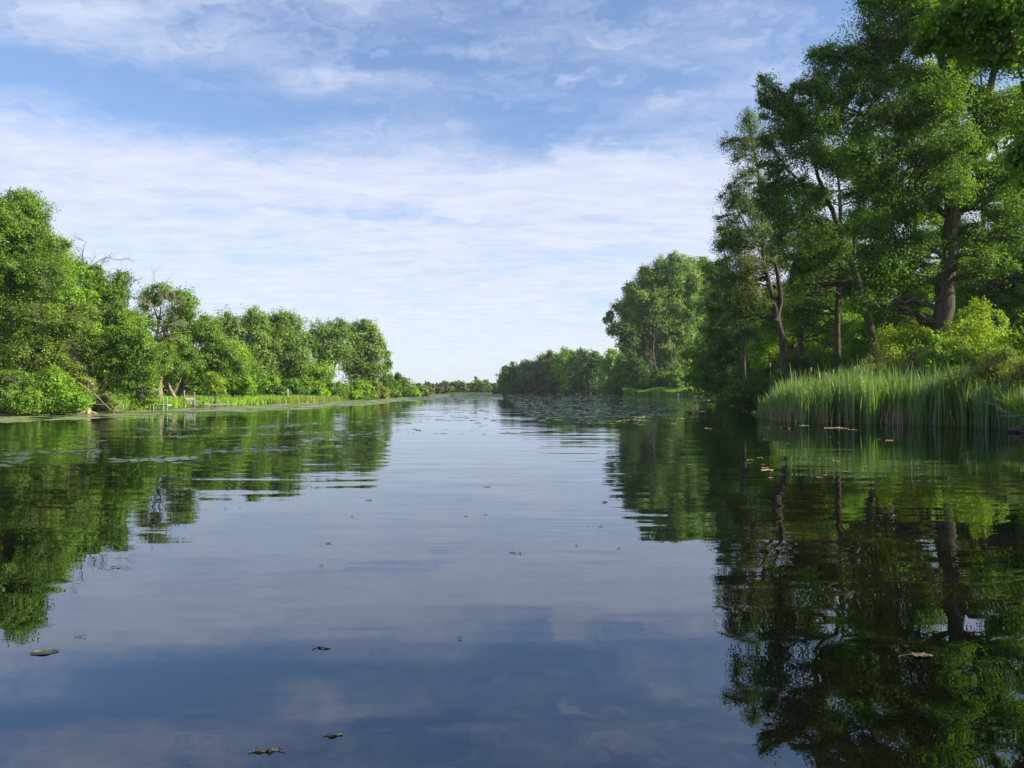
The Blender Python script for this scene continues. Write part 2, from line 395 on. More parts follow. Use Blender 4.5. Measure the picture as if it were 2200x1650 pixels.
LAIK = 2.3
COUNT = [0]
def crown_points(blobs, leaf, lai, rng, bough=None, flat=0.55, shell=0.45, spread=1.0):
    """blobs (n,6) centre+radii -> leaf centres, normals, tints, bough centres"""
    cs, ns, ts, bc = [], [], [], []
    for bl in blobs:
        c = np.array(bl[:3]); r = np.array(bl[3:6])
        area = math.pi * (r[0] + r[1]) / 2 * r[2]
        N = int(LAIK * lai * area / (0.40 * leaf * leaf))
        if N < 6: N = 6
        br = bough if bough else np.clip(0.24 * r.mean(), 3.6 * leaf, 1.5)
        br = min(br, 0.7 * r.min())
        nb = max(6, int(1.5 * area / (br * br)))
        dirs = rng.normal(size=(nb, 3)); dirs /= np.linalg.norm(dirs, axis=1)[:, None]
        rad = (shell + (1.0 - shell) * rng.random(nb) ** 0.7) * (1 + 0.12 * rng.normal(size=nb))
        B = c + dirs * rad[:, None] * (r - br * 0.55)
        bt = rng.normal(size=nb) * 0.21
        bs = br * (0.6 + 0.8 * rng.random(nb)) * spread
        nsps = 12
        COUNT[0] += N
        sdir = rng.normal(size=(nb, nsps, 3)); sdir[..., 2] = sdir[..., 2] * 0.9 + 0.30
        sdir /= np.linalg.norm(sdir, axis=2)[..., None]
        S = B[:, None, :] + sdir * (bs[:, None] * (0.45 + 0.80 * rng.random((nb, nsps))))[..., None] * np.array([1.12, 1.12, flat * 1.25])
        ss_ = rng.normal(size=(nb, nsps)) * 0.10
        wb = bs ** 2; wb /= wb.sum()
        bi = rng.choice(nb, N, p=wb); si = rng.integers(0, nsps, N)
        off = np.clip(rng.normal(size=(N, 3)), -1.5, 1.5) * (bs[bi] * 0.27)[:, None] * np.array([1, 1, flat * 1.1])
        Lc = S[bi, si] + off
        Lc[:, 2] -= 0.25 * (off[:, 0] ** 2 + off[:, 1] ** 2) / (bs[bi] + 1e-6)
        out = (Lc - B[bi]) / bs[bi][:, None]; out /= np.linalg.norm(out, axis=1)[:, None] + 1e-9
        out2 = (Lc - c) / r; out2 /= np.linalg.norm(out2, axis=1)[:, None] + 1e-9
        nn_ = out * 0.62 + out2 * 0.38 + np.array([0, 0, 0.28]) + rng.normal(size=(N, 3)) * 0.45
        nn_ /= np.linalg.norm(nn_, axis=1)[:, None]
        cs.append(Lc); ns.append(nn_); ts.append(np.clip(0.5 + bt[bi] + ss_[bi, si] + rng.normal(size=N) * 0.12, 0, 1)); bc.append((c, B))
    return np.concatenate(cs), np.concatenate(ns), np.concatenate(ts), bc

def crown_mesh(name, pts, leaf, rng, mat, origin, aspect=0.62):
    cs, ns, ts, _ = pts
    keep = cs[:, 2] > 0.12
    cs, ns, ts = cs[keep], ns[keep], ts[keep]
    sz = leaf * (0.7 + 0.6 * rng.random(len(cs)))
    v, f = leaf_quads(cs - origin, sz, ns, rng, aspect)
    return mesh_np(name, v, f, 4, mat, np.repeat(ts, 4))

def curve(a, b, rng, n=6, sag=0.15, wob=0.04):
    a = np.array(a, float); b = np.array(b, float); L = np.linalg.norm(b - a)
    t_ = np.linspace(0, 1, n)[:, None]
    p = a * (1 - t_) + b * t_
    p[:, 2] += (np.sin(t_[:, 0] * math.pi) * sag * L)
    p[1:-1] += rng.normal(size=(n - 2, 3)) * wob * L
    return p

def twigs(tb, start, direc, length, rad, depth, rng, spread=0.6, sides=4, kids=(2, 4)):
    n = 4
    pts = [np.array(start, float)]; dd = np.array(direc, float); dd /= np.linalg.norm(dd)
    for _ in range(n):
        dd = dd + rng.normal(size=3) * 0.17; dd[2] += 0.03; dd /= np.linalg.norm(dd)
        pts.append(pts[-1] + dd * length / n)
    tb.add(pts, np.linspace(rad, rad * 0.45, n + 1), sides, cap=False)
    if depth > 0:
        for k in range(rng.integers(*kids) + 1):
            q = rng.integers(1, n + 1)
            nd = dd + rng.normal(size=3) * spread; nd[2] += 0.12
            twigs(tb, pts[q], nd, length * (0.45 + 0.3 * rng.random()), rad * 0.5, depth - 1, rng, spread, sides, kids)

SEED = [100]
def tree(name, label, d, base, trunk, blobs, mat='oak', cat='tree', leaf=None, lai=3.4, r0=0.25, bark=None, group=None, flat=0.75, depth=0.9, limbs=(), bare=(), bough=None,
         shell=0.45, branches=True, seed=None, aspect=0.62, parts=('trunk', 'crown'), sat=3, dj=0.25, spread=1.08):
    """everything in photo pixels at distance d; blobs: (px,py,rx,ry[,depth offset m])"""
    SEED[0] += 1
    rng = np.random.default_rng(seed if seed else SEED[0])
    s = d / F
    leaf = (leaf or max(0.12, d * 0.0022)) * 1.15
    bx = (base - 1100) * s; by = d
    bz = gz1(bx, by)
    if bz < 0: bz = -0.25
    org = np.array([bx, by, bz])
    root = empty(name, org, label, cat, group)
    bl = []
    for b in blobs:
        dd = b[4] if len(b) > 4 else rng.normal() * dj * b[2] * s
        dc = d + dd
        c = P(b[0], b[1], dc)
        sc = dc / F
        R3 = np.array([b[2] * sc, (b[2] * 0.55 + b[3] * 0.45) * sc * depth, b[3] * sc])
        bl.append([*c, *R3])
        for _ in range(sat):
            dv = rng.normal(size=3); dv /= np.linalg.norm(dv)
            k_ = 0.20 + 0.30 * rng.random()
            bl.append([*(c + dv * R3 * (0.82 + 0.42 * rng.random())), *(R3 * k_ * np.array([1, 1, 0.75 + 0.5 * rng.random()]))])
    bl = np.array(bl)
    pts = crown_points(bl, leaf, lai, rng, bough, flat, shell, spread)
    tb = Tubes()
    # trunk
    tp = [np.array([bx, by, bz - 0.3])]
    for q in trunk:
        tp.append(P(q[0], q[1], d + (q[2] if len(q) > 2 else 0.0)))
    tp = np.array(tp)
    # resample
    k = max(8, 3 * len(tp)); tt = np.linspace(0, len(tp) - 1, k)
    tr = np.stack([np.interp(tt, np.arange(len(tp)), tp[:, i_]) for i_ in range(3)], -1)
    if k > 8: tr[1:-1] = (tr[:-2] + 2 * tr[1:-1] + tr[2:]) / 4
    tr[2:-1] += rng.normal(size=(k - 3, 3)) * r0 * 0.12
    rads = r0 * (1 - 0.78 * np.linspace(0, 1, k) ** 1.1); rads[0] *= 1.35; rads[1] *= 1.1
    tb.add(tr, rads, 9)
    srcs = [(tr[i_], rads[i_]) for i_ in range(1, k)]
    for L in limbs:
        r_ = L[0]; lp = np.array([P(q[0], q[1], d + (q[2] if len(q) > 2 else 0.0)) for q in L[1:]])
        kk = 3 * len(lp); t2 = np.linspace(0, len(lp) - 1, kk)
        lr = np.stack([np.interp(t2, np.arange(len(lp)), lp[:, i_]) for i_ in range(3)], -1)
        lr[1:-1] = (lr[:-2] + 2 * lr[1:-1] + lr[2:]) / 4
        lr[1:-1] += rng.normal(size=(kk - 2, 3)) * r_ * 0.25
        rd = np.linspace(r_, r_ * 0.35, kk)
        tb.add(lr, rd, 7); srcs += [(lr[i_], rd[i_]) for i_ in range(1, kk)]
    SP = np.array([q[0] for q in srcs]); SR = np.array([q[1] for q in srcs])
    for c, B in pts[3]:
        dist = np.linalg.norm(SP - c, axis=1) + np.where(SP[:, 2] > c[2] + 0.5, 6.0, 0.0) * s * 8
        q = int(np.argmin(dist))
        a = SP[q]; ra = min(SR[q] * 0.5, r0 * 0.27)
        lim = curve(a, c, rng, 7, 0.08, 0.035)
        if np.linalg.norm(c - a) > 0.3: tb.add(lim, np.linspace(ra, max(ra * 0.35, 0.02), 7), 6, cap=False)
        if branches:
            for bcn in B[: (40 if d < 70 else 14)]:
                st = lim[rng.integers(2, 7)]
                cv_ = curve(st, bcn, rng, 5, 0.10, 0.06)
                rb = max(ra * 0.28, 0.0006 * d)
                tb.add(cv_, np.linspace(rb, rb * 0.4, 5), 4, cap=False)
    if not parts: return root
    for bb in bare:     # bare dead boughs: (px,py, dirx,dirz, len m, radius)
        twigs(tb, P(bb[0], bb[1], d - 0.045 * d), (bb[2], rng.normal() * 0.3 - 0.3, bb[3]), bb[4], bb[5], 3, rng, 0.7)
    o1 = obj(parts[0], tb.mesh(parts[0], bark or BARK), root)
    o1.matrix_parent_inverse.identity(); o1.location = tuple(-org)
    o2 = obj(parts[1], crown_mesh(parts[1], pts, leaf, rng, LM[mat], org, aspect), root)
    return root

def shrub(label, d, px, py_top, w_, mat='bright', name='shrub', group=None, lai=3.6, leaf=None, base_py=None, flat=0.7, cat='shrub', n=None, bark=None):
    """a many-stemmed bush standing on the ground at px, d"""
    bx = (px - 1100) * d / F; z0 = max(gz1(bx, d), 0.0)
    yb = HOR - (z0 - CAM_H) * F / d
    H = yb - py_top
    rng = np.random.default_rng(SEED[0] + 7)
    bl = []
    n = n or max(4, int(2.2 * w_ / H * 3))
    for k in range(n):
        x = px + (rng.random() - 0.5) * w_ * 1.15
        fall = 1 - 0.55 * abs((x - px) / (w_ * 0.6)) ** 1.7
        y = yb - H * fall * (0.35 + 0.45 * rng.random())
        r_ = H * (0.22 + 0.10 * rng.random())
        bl.append((x, y, r_ * 1.2, r_, rng.normal() * 0.3 * w_ * d / F * 0.5))
    bl.append((px, py_top + H * 0.24, H * 0.26, H * 0.24))
    for k in range(max(3, int(w_ / H * 4))):
        xx = px + (rng.random() - 0.5) * w_; fa = 1 - 0.5 * abs((xx - px) / (w_ * 0.6)) ** 1.7
        bl.append((xx, yb - H * fa * (0.86 + 0.2 * rng.random()), H * 0.06, H * (0.10 + .08 * rng.random()), rng.normal() * 0.2 * w_ * d / F * 0.5))
    for k in range(max(3, int(w_ / H * 3))):
        bl.append((px + (rng.random() - 0.5) * w_, yb - H * 0.2, H * 0.25, H * 0.2))
    return tree(name, label, d, px, [(px, yb - H * 0.3), (px + H * 0.05, yb - H * 0.6)], bl, mat, cat, leaf, lai, 0.0022 * d * 0.5 + 0.03, bark, group, flat, 0.9, branches=(d < 70), parts=('stem', 'foliage'))

# ================================================================== LEFT BANK
tree('oak_tree', 'tall spreading oak at the far left edge, highest crown of the left bank', 58, 20, [(25, 760), (15, 640), (30, 520)],
     [(-40, 500, 100, 90), (20, 480, 62, 70), (75, 530, 55, 55), (10, 560, 90, 60), (95, 590, 60, 50), (40, 640, 95, 60), (-40, 620, 90, 90), (60, 700, 100, 60), (-20, 740, 90, 70)],
     'oak', r0=0.42, limbs=[(0.18, (20, 700), (70, 610), (110, 560)), (0.16, (15, 660), (-30, 560), (-60, 500))], lai=3.0)
tree('maple_tree', 'broad bright green tree just right of the tallest left oak', 62, 135, [(140, 780), (135, 680), (140, 600)],
     [(125, 560, 48, 45), (165, 590, 36, 40), (90, 610, 50, 45), (150, 650, 55, 45), (110, 700, 70, 45), (170, 720, 50, 40), (60, 720, 60, 45)],
     'bright', r0=0.3, bare=[(175, 560, 0.3, 1.0, 1.6, .03), (190, 575, 0.7, 0.7, 2.0, .03)], lai=3.0)
tree('oak_tree', 'oak with bare grey twigs sticking out of its thin top', 66, 225, [(225, 800), (215, 700), (225, 640)],
     [(205, 620, 38, 42), (245, 625, 34, 34), (262, 600, 18, 18), (185, 670, 40, 40), (235, 680, 50, 40), (275, 700, 40, 40), (200, 730, 60, 45), (270, 750, 45, 40)],
     'oak', r0=0.28, bare=[(185, 600, -0.2, 1.2, 1.4, .03), (205, 595, 0.4, 1.0, 1.3, .03), (225, 595, 0.9, 0.6, 1.1, .025), (270, 620, 0.9, 0.5, 1.2, .025)], lai=3.1)
tree('thicket_tree', 'dusty green tree full of dead tan twigs behind the waterside bush', 56, 110, [(115, 780), (110, 700)],
     [(90, 690, 60, 45), (140, 740, 50, 40), (70, 760, 60, 45), (130, 800, 50, 40), (30, 780, 60, 60), (165, 690, 40, 30)], 'dusty', r0=0.2, lai=1.8,
     bare=[(120, 690, .6, .5, 2.0, .03), (150, 720, .9, .1, 1.8, .03), (100, 700, -.4, .6, 2, .03), (140, 760, .9, -.3, 1.6, .025), (90, 650, .5, .4, 2.2, .03), (160, 690, .8, .2, 1.5, .02)])
tree('leaning_oak', 'oak leaning over the water with a dark bent limb and a drooping crown', 57, 165, [(176, 800), (190, 775), (222, 752), (245, 735)],
     [(235, 735, 42, 26), (275, 720, 38, 28), (300, 745, 34, 28), (270, 775, 45, 28), (230, 790, 30, 22), (310, 790, 30, 28), (285, 815, 36, 22), (318, 835, 24, 18), (300, 858, 22, 14), (322, 862, 15, 12), (200, 735, 30, 22), (245, 820, 22, 16)],
     'oak', r0=0.30, limbs=[(0.14, (222, 752), (250, 742), (285, 755)), (0.13, (185, 790), (215, 788), (255, 800), (290, 835))], lai=2.6, dj=0.15)
tree('dead_topped_oak', 'oak with a dark straight trunk and a half bare crown of tan branches', 80, 338, [(341, 820), (336, 760), (338, 700), (345, 660)],
     [(318, 640, 26, 26), (352, 628, 26, 20), (385, 645, 24, 24), (400, 668, 20, 20), (415, 650, 12, 12), (310, 690, 30, 22), (375, 690, 30, 24), (325, 740, 36, 26), (375, 735, 34, 26, 2), (300, 770, 30, 26), (350, 780, 34, 24)],
     'oak', r0=0.30, limbs=[(0.12, (337, 720), (360, 700), (395, 650)), (0.12, (338, 715), (318, 700), (298, 720)), (0.10, (340, 690), (330, 660), (315, 640)), (0.10, (340, 740), (375, 716), (410, 712))], lai=2.2, bark=BARKL,
     bare=[(335, 670, -.3, 1, 2.2, .05), (350, 660, .4, 1, 2.4, .05), (325, 690, -.8, .4, 2.0, .04), (370, 680, .8, .6, 2.2, .04), (345, 700, .9, .3, 1.8, .04), (320, 660, -.6, .6, 1.8, .04), (360, 650, .3, .9, 2, .04)])
tree('oak_tree', 'rounded dark green oak right of the half bare oak', 88, 385, [(388, 830), (392, 760), (410, 720)],
     [(360, 760, 45, 35), (400, 720, 42, 35), (440, 710, 34, 30), (455, 750, 40, 35), (400, 780, 50, 35), (345, 800, 36, 28), (440, 800, 40, 26), (478, 770, 34, 34)],
     'oak', r0=0.34, limbs=[(0.16, (388, 815), (365, 785), (350, 760)), (0.15, (390, 790), (430, 765), (460, 750))], lai=3.3)
tree('forked_trunk_tree', 'low tree with a pale forked trunk leaning left beside the posts', 77, 384, [(372, 848), (364, 830), (358, 812)],
     [(350, 800, 30, 18), (378, 795, 30, 18), (330, 812, 20, 15)], 'oak', r0=0.24, limbs=[(0.12, (372, 845), (382, 828), (390, 812))], bark=BARKL, lai=3.0)
tree('oak_tree', 'wide oak with a bright yellow green outer side above the lawn', 96, 500, [(500, 840), (498, 800)],
     [(490, 770, 38, 34), (520, 790, 28, 32), (505, 825, 30, 22), (470, 800, 34, 26), (530, 830, 20, 18)], 'bright', r0=0.25, lai=3.3)
tree('young_tree', 'small lime green tree with a short dark trunk on the lawn', 78, 463, [(463, 848), (463, 832)],
     [(466, 825, 17, 17), (458, 812, 14, 12), (474, 838, 9, 8)], 'lime', r0=0.13, lai=3.2)
for k, (px, hh) in enumerate([(323, 800), (343, 790)]):
    tree('pale_trunk_tree', ['tree with a pale trunk standing left of the other pale trunk', 'tree with a thick pale trunk behind the drooping oak branches'][k], 74 + k, px, [(px + 1, 840), (px + 4, hh)],
         [(px - 5, hh - 10, 26, 20), (px + 14, hh - 28, 24, 20), (px - 12, hh + 12, 18, 12)], 'oak', r0=[0.33, 0.38][k], bark=BARKL, lai=3.2)
# cottonwoods
tree('cottonwood', 'slim pale green cottonwood left of the two tall middle ones', 118, 485, [(485, 800), (484, 740)],
     [(483, 700, 20, 26), (475, 740, 26, 30), (495, 760, 28, 34), (500, 700, 12, 22), (480, 800, 34, 28)], 'cotton', r0=0.3, flat=0.9)
tree('cottonwood', 'tall pale cottonwood with a rounded dome on the left bank', 124, 540, [(545, 800), (545, 730)],
     [(545, 700, 28, 32), (522, 712, 18, 32), (565, 705, 14, 30), (530, 750, 38, 34), (560, 760, 36, 36), (545, 800, 45, 34), (520, 790, 30, 30)],
     'cotton', r0=0.4, flat=0.9, limbs=[(0.2, (544, 790), (535, 740), (525, 705)), (0.2, (546, 780), (560, 730), (566, 695))])
tree('cottonwood', 'tall pale cottonwood with a pointed right shoulder on the left bank', 128, 600, [(598, 800), (600, 730)],
     [(592, 695, 18, 26), (612, 690, 18, 24), (632, 712, 22, 26), (600, 735, 34, 34), (645, 745, 26, 30), (620, 775, 42, 34), (655, 780, 22, 26), (590, 800, 34, 28)],
     'cotton', r0=0.42, flat=0.9, limbs=[(0.2, (599, 790), (620, 740), (640, 715)), (0.18, (598, 780), (592, 730), (590, 690))])
tree('cottonwood', 'dark centred cottonwood with bare lower stems, left of the last tall one', 158, 706, [(706, 810), (706, 740)],
     [(690, 715, 22, 22), (715, 708, 22, 20), (735, 715, 18, 22), (682, 745, 20, 28), (712, 745, 34, 28), (738, 760, 20, 24), (695, 780, 22, 18)],
     'cotton', r0=0.42, flat=0.9, lai=2.9, limbs=[(0.22, (708, 835), (690, 780), (684, 735)), (0.22, (706, 835), (722, 780), (736, 730)), (0.18, (706, 835), (700, 780), (702, 720))])
tree('cottonwood', 'last tall cottonwood at the right end of the left bank', 164, 775, [(775, 810), (776, 740)],
     [(780, 712, 20, 24), (798, 720, 16, 24), (762, 725, 18, 28), (785, 750, 34, 32), (808, 752, 14, 28), (770, 785, 32, 28), (800, 790, 22, 24), (775, 820, 36, 22)],
     'cotton', r0=0.42, flat=0.9, limbs=[(0.2, (775, 820), (760, 770), (757, 725)), (0.2, (775, 820), (795, 760), (800, 715))])
tree('poplar_sapling', 'thin leafy spire right of the last tall cottonwood', 172, 832, [(830, 800), (826, 760)],
     [(826, 742, 5, 9), (828, 762, 9, 13), (832, 785, 10, 14), (828, 810, 11, 14)], 'cotton', r0=0.18, flat=0.9, lai=2.6)
tree('hazel_tree', 'middle height tree in front of the gap between the cottonwood pairs', 135, 640, [(640, 820), (641, 795)],
     [(640, 790, 26, 24), (665, 800, 22, 22), (625, 815, 24, 20), (700, 800, 20, 20), (690, 825, 26, 16)], 'bright', r0=0.22)

shrub('large leafed bush hanging over the water at the left edge', 51, 30, 800, 130, 'oak', 'waterside_bush', lai=3.6)
shrub('bright bush at the water edge left of the tan stump', 52, 110, 790, 90, 'bright', 'waterside_bush')
shrub('dark low bush behind the tan stump under the leaning oak', 59, 180, 830, 90, 'oak', 'waterside_bush')
shrub('leafy bush filling the shade under the thin topped oak', 68, 210, 790, 130, 'oak', 'undergrowth_bush')
for k, (px, d, top, w_, mt, lab) in enumerate([
    (560, 112, 800, 80, 'bright', 'tall bush under the domed cottonwood'),
    (615, 118, 815, 70, 'mid', 'shaded bush behind the white post'),
    (655, 120, 812, 60, 'bright', 'bush right of the white post'),
    (700, 126, 818, 60, 'mid', 'dusky bush at the end of the mown lawn'),
    (730, 128, 822, 60, 'bright', 'bright yellowish bush where the lawn ends'),
    (765, 135, 818, 60, 'bright', 'bush below the last tall cottonwood'),
    (800, 145, 822, 55, 'olive', 'olive bush with pale twigs near the sapling spire'),
    (830, 160, 812, 40, 'mid', 'bush at the foot of the thin leafy spire'),
    (858, 175, 806, 30, 'mid', 'small round topped tree-like bush past the spire'),
    (870, 190, 822, 45, 'bright', 'second last bush of the left bank shoreline'),
    (900, 212, 824, 38, 'olive', 'last olive bush at the tip of the left bank'),
    (520, 104, 815, 50, 'mid', 'dark bush at the left end of the lawn hedge'),
    (590, 110, 826, 46, 'mid', 'low dark bush behind the lawn under the pale cottonwoods')]):
    shrub(lab, d, px, top, w_, mt, 'bank_bush', 'bushes along the left bank')

# ================================================================== FAR END OF THE LAKE
ORD = 'first second third fourth fifth sixth seventh eighth ninth tenth eleventh twelfth thirteenth fourteenth fifteenth sixteenth seventeenth'.split()
rng = np.random.default_rng(5)
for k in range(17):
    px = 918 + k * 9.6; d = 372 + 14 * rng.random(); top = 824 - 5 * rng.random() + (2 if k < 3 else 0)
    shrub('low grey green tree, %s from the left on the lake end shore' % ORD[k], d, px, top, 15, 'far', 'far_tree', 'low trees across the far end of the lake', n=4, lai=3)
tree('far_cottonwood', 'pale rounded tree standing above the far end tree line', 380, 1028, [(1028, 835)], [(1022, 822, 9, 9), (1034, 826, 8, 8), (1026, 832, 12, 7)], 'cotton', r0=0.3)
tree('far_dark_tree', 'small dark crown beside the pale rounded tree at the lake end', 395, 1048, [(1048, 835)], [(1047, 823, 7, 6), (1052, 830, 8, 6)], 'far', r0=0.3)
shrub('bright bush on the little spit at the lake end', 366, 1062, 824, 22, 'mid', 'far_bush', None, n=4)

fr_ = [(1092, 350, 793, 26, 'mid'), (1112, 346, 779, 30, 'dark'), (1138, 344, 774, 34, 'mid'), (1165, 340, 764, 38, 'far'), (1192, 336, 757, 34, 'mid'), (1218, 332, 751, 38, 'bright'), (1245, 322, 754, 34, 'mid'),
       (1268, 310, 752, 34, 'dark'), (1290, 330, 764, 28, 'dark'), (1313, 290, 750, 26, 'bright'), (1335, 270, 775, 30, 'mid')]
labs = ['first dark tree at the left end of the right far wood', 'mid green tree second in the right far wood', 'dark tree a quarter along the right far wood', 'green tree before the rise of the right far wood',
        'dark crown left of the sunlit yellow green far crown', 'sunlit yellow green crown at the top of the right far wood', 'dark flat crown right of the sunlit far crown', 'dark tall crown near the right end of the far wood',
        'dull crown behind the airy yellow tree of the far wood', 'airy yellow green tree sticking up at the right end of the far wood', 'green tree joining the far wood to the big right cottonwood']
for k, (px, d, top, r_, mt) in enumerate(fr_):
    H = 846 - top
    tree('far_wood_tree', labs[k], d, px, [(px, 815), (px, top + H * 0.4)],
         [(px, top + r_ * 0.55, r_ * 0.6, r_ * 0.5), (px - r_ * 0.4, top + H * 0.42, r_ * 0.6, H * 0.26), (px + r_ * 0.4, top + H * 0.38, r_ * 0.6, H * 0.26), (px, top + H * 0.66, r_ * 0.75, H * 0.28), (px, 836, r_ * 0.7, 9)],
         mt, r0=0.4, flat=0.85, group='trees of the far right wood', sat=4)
for k, (px, d, top) in enumerate([(1085, 345, 826), (1105, 342, 822), (1150, 338, 826), (1195, 334, 824), (1235, 330, 826), (1275, 318, 824), (1310, 300, 822), (1338, 262, 820)]):
    shrub('low dark bush, %s from the left at the foot of the far right wood' % ORD[k], d, px, top, 40, 'dark', 'shore_bush', 'low bushes along the far right shore', n=6)

# ================================================================== RIGHT BANK, MIDDLE DISTANCE
tree('big_cottonwood', 'huge round cottonwood on the right bank with a crown of two domes', 228, 1440, [(1442, 790), (1445, 700), (1440, 640)],
     [(1440, 582, 36, 28), (1405, 602, 38, 30), (1375, 635, 38, 30), (1470, 600, 36, 34), (1345, 660, 22, 24), (1480, 660, 44, 40), (1470, 740, 44, 36), (1450, 620, 40, 34), (1410, 650, 50, 36), (1360, 680, 26, 30), (1390, 700, 46, 34), (1445, 690, 50, 40), (1425, 740, 50, 34), (1375, 740, 30, 28), (1360, 720, 22, 22)],
     'cotton', r0=0.8, flat=0.85, limbs=[(0.35, (1443, 770), (1410, 700), (1380, 640)), (0.35, (1443, 760), (1460, 680), (1465, 620)), (0.3, (1443, 760), (1400, 720), (1360, 700))], lai=4.6, sat=4)
tree('big_cottonwood', 'pale green cottonwood dome just right of the biggest round crown', 238, 1505, [(1505, 790), (1505, 700)],
     [(1482, 578, 28, 24), (1512, 590, 28, 28), (1500, 625, 40, 34), (1525, 640, 26, 34), (1500, 680, 40, 36), (1510, 730, 40, 34)], 'cotton', r0=0.6, flat=0.85, lai=4.2, sat=4)
tree('overhanging_ash', 'dark leafy branch tree reaching left over the far water', 222, 1375, [(1372, 800), (1362, 740), (1345, 705)],
     [(1308, 684, 10, 14), (1316, 712, 12, 14), (1335, 708, 14, 18), (1350, 730, 18, 22), (1345, 765, 16, 14), (1310, 672, 9, 5), (1360, 780, 26, 22)], 'dark', r0=0.35, limbs=[(0.15, (1362, 745), (1335, 700), (1308, 684))], lai=3.0)
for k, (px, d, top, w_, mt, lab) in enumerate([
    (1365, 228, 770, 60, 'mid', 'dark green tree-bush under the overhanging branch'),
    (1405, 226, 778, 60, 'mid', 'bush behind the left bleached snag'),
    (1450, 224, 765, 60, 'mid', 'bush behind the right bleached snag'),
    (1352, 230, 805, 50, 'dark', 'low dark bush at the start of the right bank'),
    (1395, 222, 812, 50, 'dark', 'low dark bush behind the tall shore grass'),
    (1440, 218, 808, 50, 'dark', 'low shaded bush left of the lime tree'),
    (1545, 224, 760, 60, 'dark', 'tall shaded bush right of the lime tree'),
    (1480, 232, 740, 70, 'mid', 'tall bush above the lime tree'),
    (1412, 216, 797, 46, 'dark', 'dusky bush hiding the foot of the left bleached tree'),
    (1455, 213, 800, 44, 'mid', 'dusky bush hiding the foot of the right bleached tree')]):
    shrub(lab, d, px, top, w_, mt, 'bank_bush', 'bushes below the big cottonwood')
tree('lime_tree', 'small glowing lime green tree with bare pinkish stems', 206, 1498, [(1498, 822), (1494, 805)],
     [(1488, 788, 15, 12), (1504, 790, 14, 12), (1480, 780, 10, 8), (1496, 802, 16, 10), (1484, 806, 8, 8)], 'lime', r0=0.22, bark=BARKP, lai=3.2,
     limbs=[(0.13, (1498, 822), (1508, 808), (1522, 805)), (0.08, (1498, 826), (1488, 812), (1483, 800)), (0.08, (1498, 826), (1486, 822), (1476, 828))])
for k, (px, y0, y1, lean) in enumerate([(1408, 795, 715, 0.08), (1447, 800, 735, -0.1)]):
    d = 219
    root = empty('dead_snag', P(px, 845, d), ['bleached bare tree with upswept branches left of its neighbour', 'bleached bare tree with side twigs in front of the big cottonwood'][k], 'dead tree')
    tb = Tubes(); rg = np.random.default_rng(70 + k)
    org = np.array(root.location)
    pts = np.array([P(px, 845, d), P(px + 2, y0, d), P(px - 4, (y0 + y1) / 2, d), P(px - 2, y1, d)])
    tb.add(pts, [0.14, 0.11, 0.08, 0.03], 7)
    for q in range(9):
        f_ = 0.35 + 0.6 * rg.random(); a = pts[0] * (1 - f_) + pts[3] * f_
        twigs(tb, a, (rg.choice([-1, 1]) * (0.4 + rg.random() * .7), rg.normal() * .3, 0.7), 2.6, 0.045, 2, rg, 0.5)
    me = tb.mesh('trunk', BARKD); o = obj('trunk', me, root); o.location = tuple(-org)
root = empty('uprooted_trunk', P(1450, 832, 212), 'dark fallen trunk lying in the shade left of the lime tree', 'fallen tree')
tb = Tubes(); rg = np.random.default_rng(3)
tb.add(curve(P(1458, 831, 212), P(1500, 827, 212), rg, 9, 0.03), np.linspace(0.35, 0.7, 9), 8)
for q in range(12): twigs(tb, P(1500 - 3 * q, 826, 212), (rg.normal(), rg.normal() * .5, 0.4 + rg.random()), 1.5, 0.07, 2, rg)
o = obj('trunk', tb.mesh('trunk', BARK), root); o.location = tuple(-np.array(root.location))

# dark mass of willow between the cottonwoods and the slender tree
tree('maple_tree', 'dark dense maple right of the lime tree with foliage down to the water', 104, 1590, [(1592, 800), (1590, 720), (1585, 650)],
     [(1560, 610, 34, 28), (1600, 640, 34, 30), (1535, 650, 26, 26), (1570, 670, 46, 34), (1540, 700, 30, 28), (1590, 720, 50, 36), (1562, 750, 34, 30), (1600, 770, 44, 34), (1575, 800, 28, 26), (1530, 580, 18, 16), (1590, 830, 40, 22), (1584, 846, 24, 12)],
     'dark', r0=0.4, lai=3.6)
tree('maple_tree', 'shaded green maple behind the forked slender trunk', 88, 1650, [(1650, 800), (1645, 720)],
     [(1640, 700, 40, 34), (1620, 740, 40, 34), (1665, 750, 40, 34), (1630, 790, 42, 30), (1600, 815, 38, 24), (1650, 830, 38, 22), (1615, 845, 30, 14)], 'mid', r0=0.3, lai=3.2)
shrub('bush trailing its branches in the water left of the cattails', 84, 1588, 820, 60, 'mid', 'waterside_bush')
shrub('shadowed bush at the foot of the forked slender tree', 60, 1640, 800, 80, 'dark', 'waterside_bush')
shrub('shadowed bush behind the left end of the cattails', 58, 1720, 770, 110, 'dark', 'undergrowth_bush')
shrub('shadowed bush right of the forked slender tree base', 62, 1800, 770, 110, 'dark', 'undergrowth_bush')

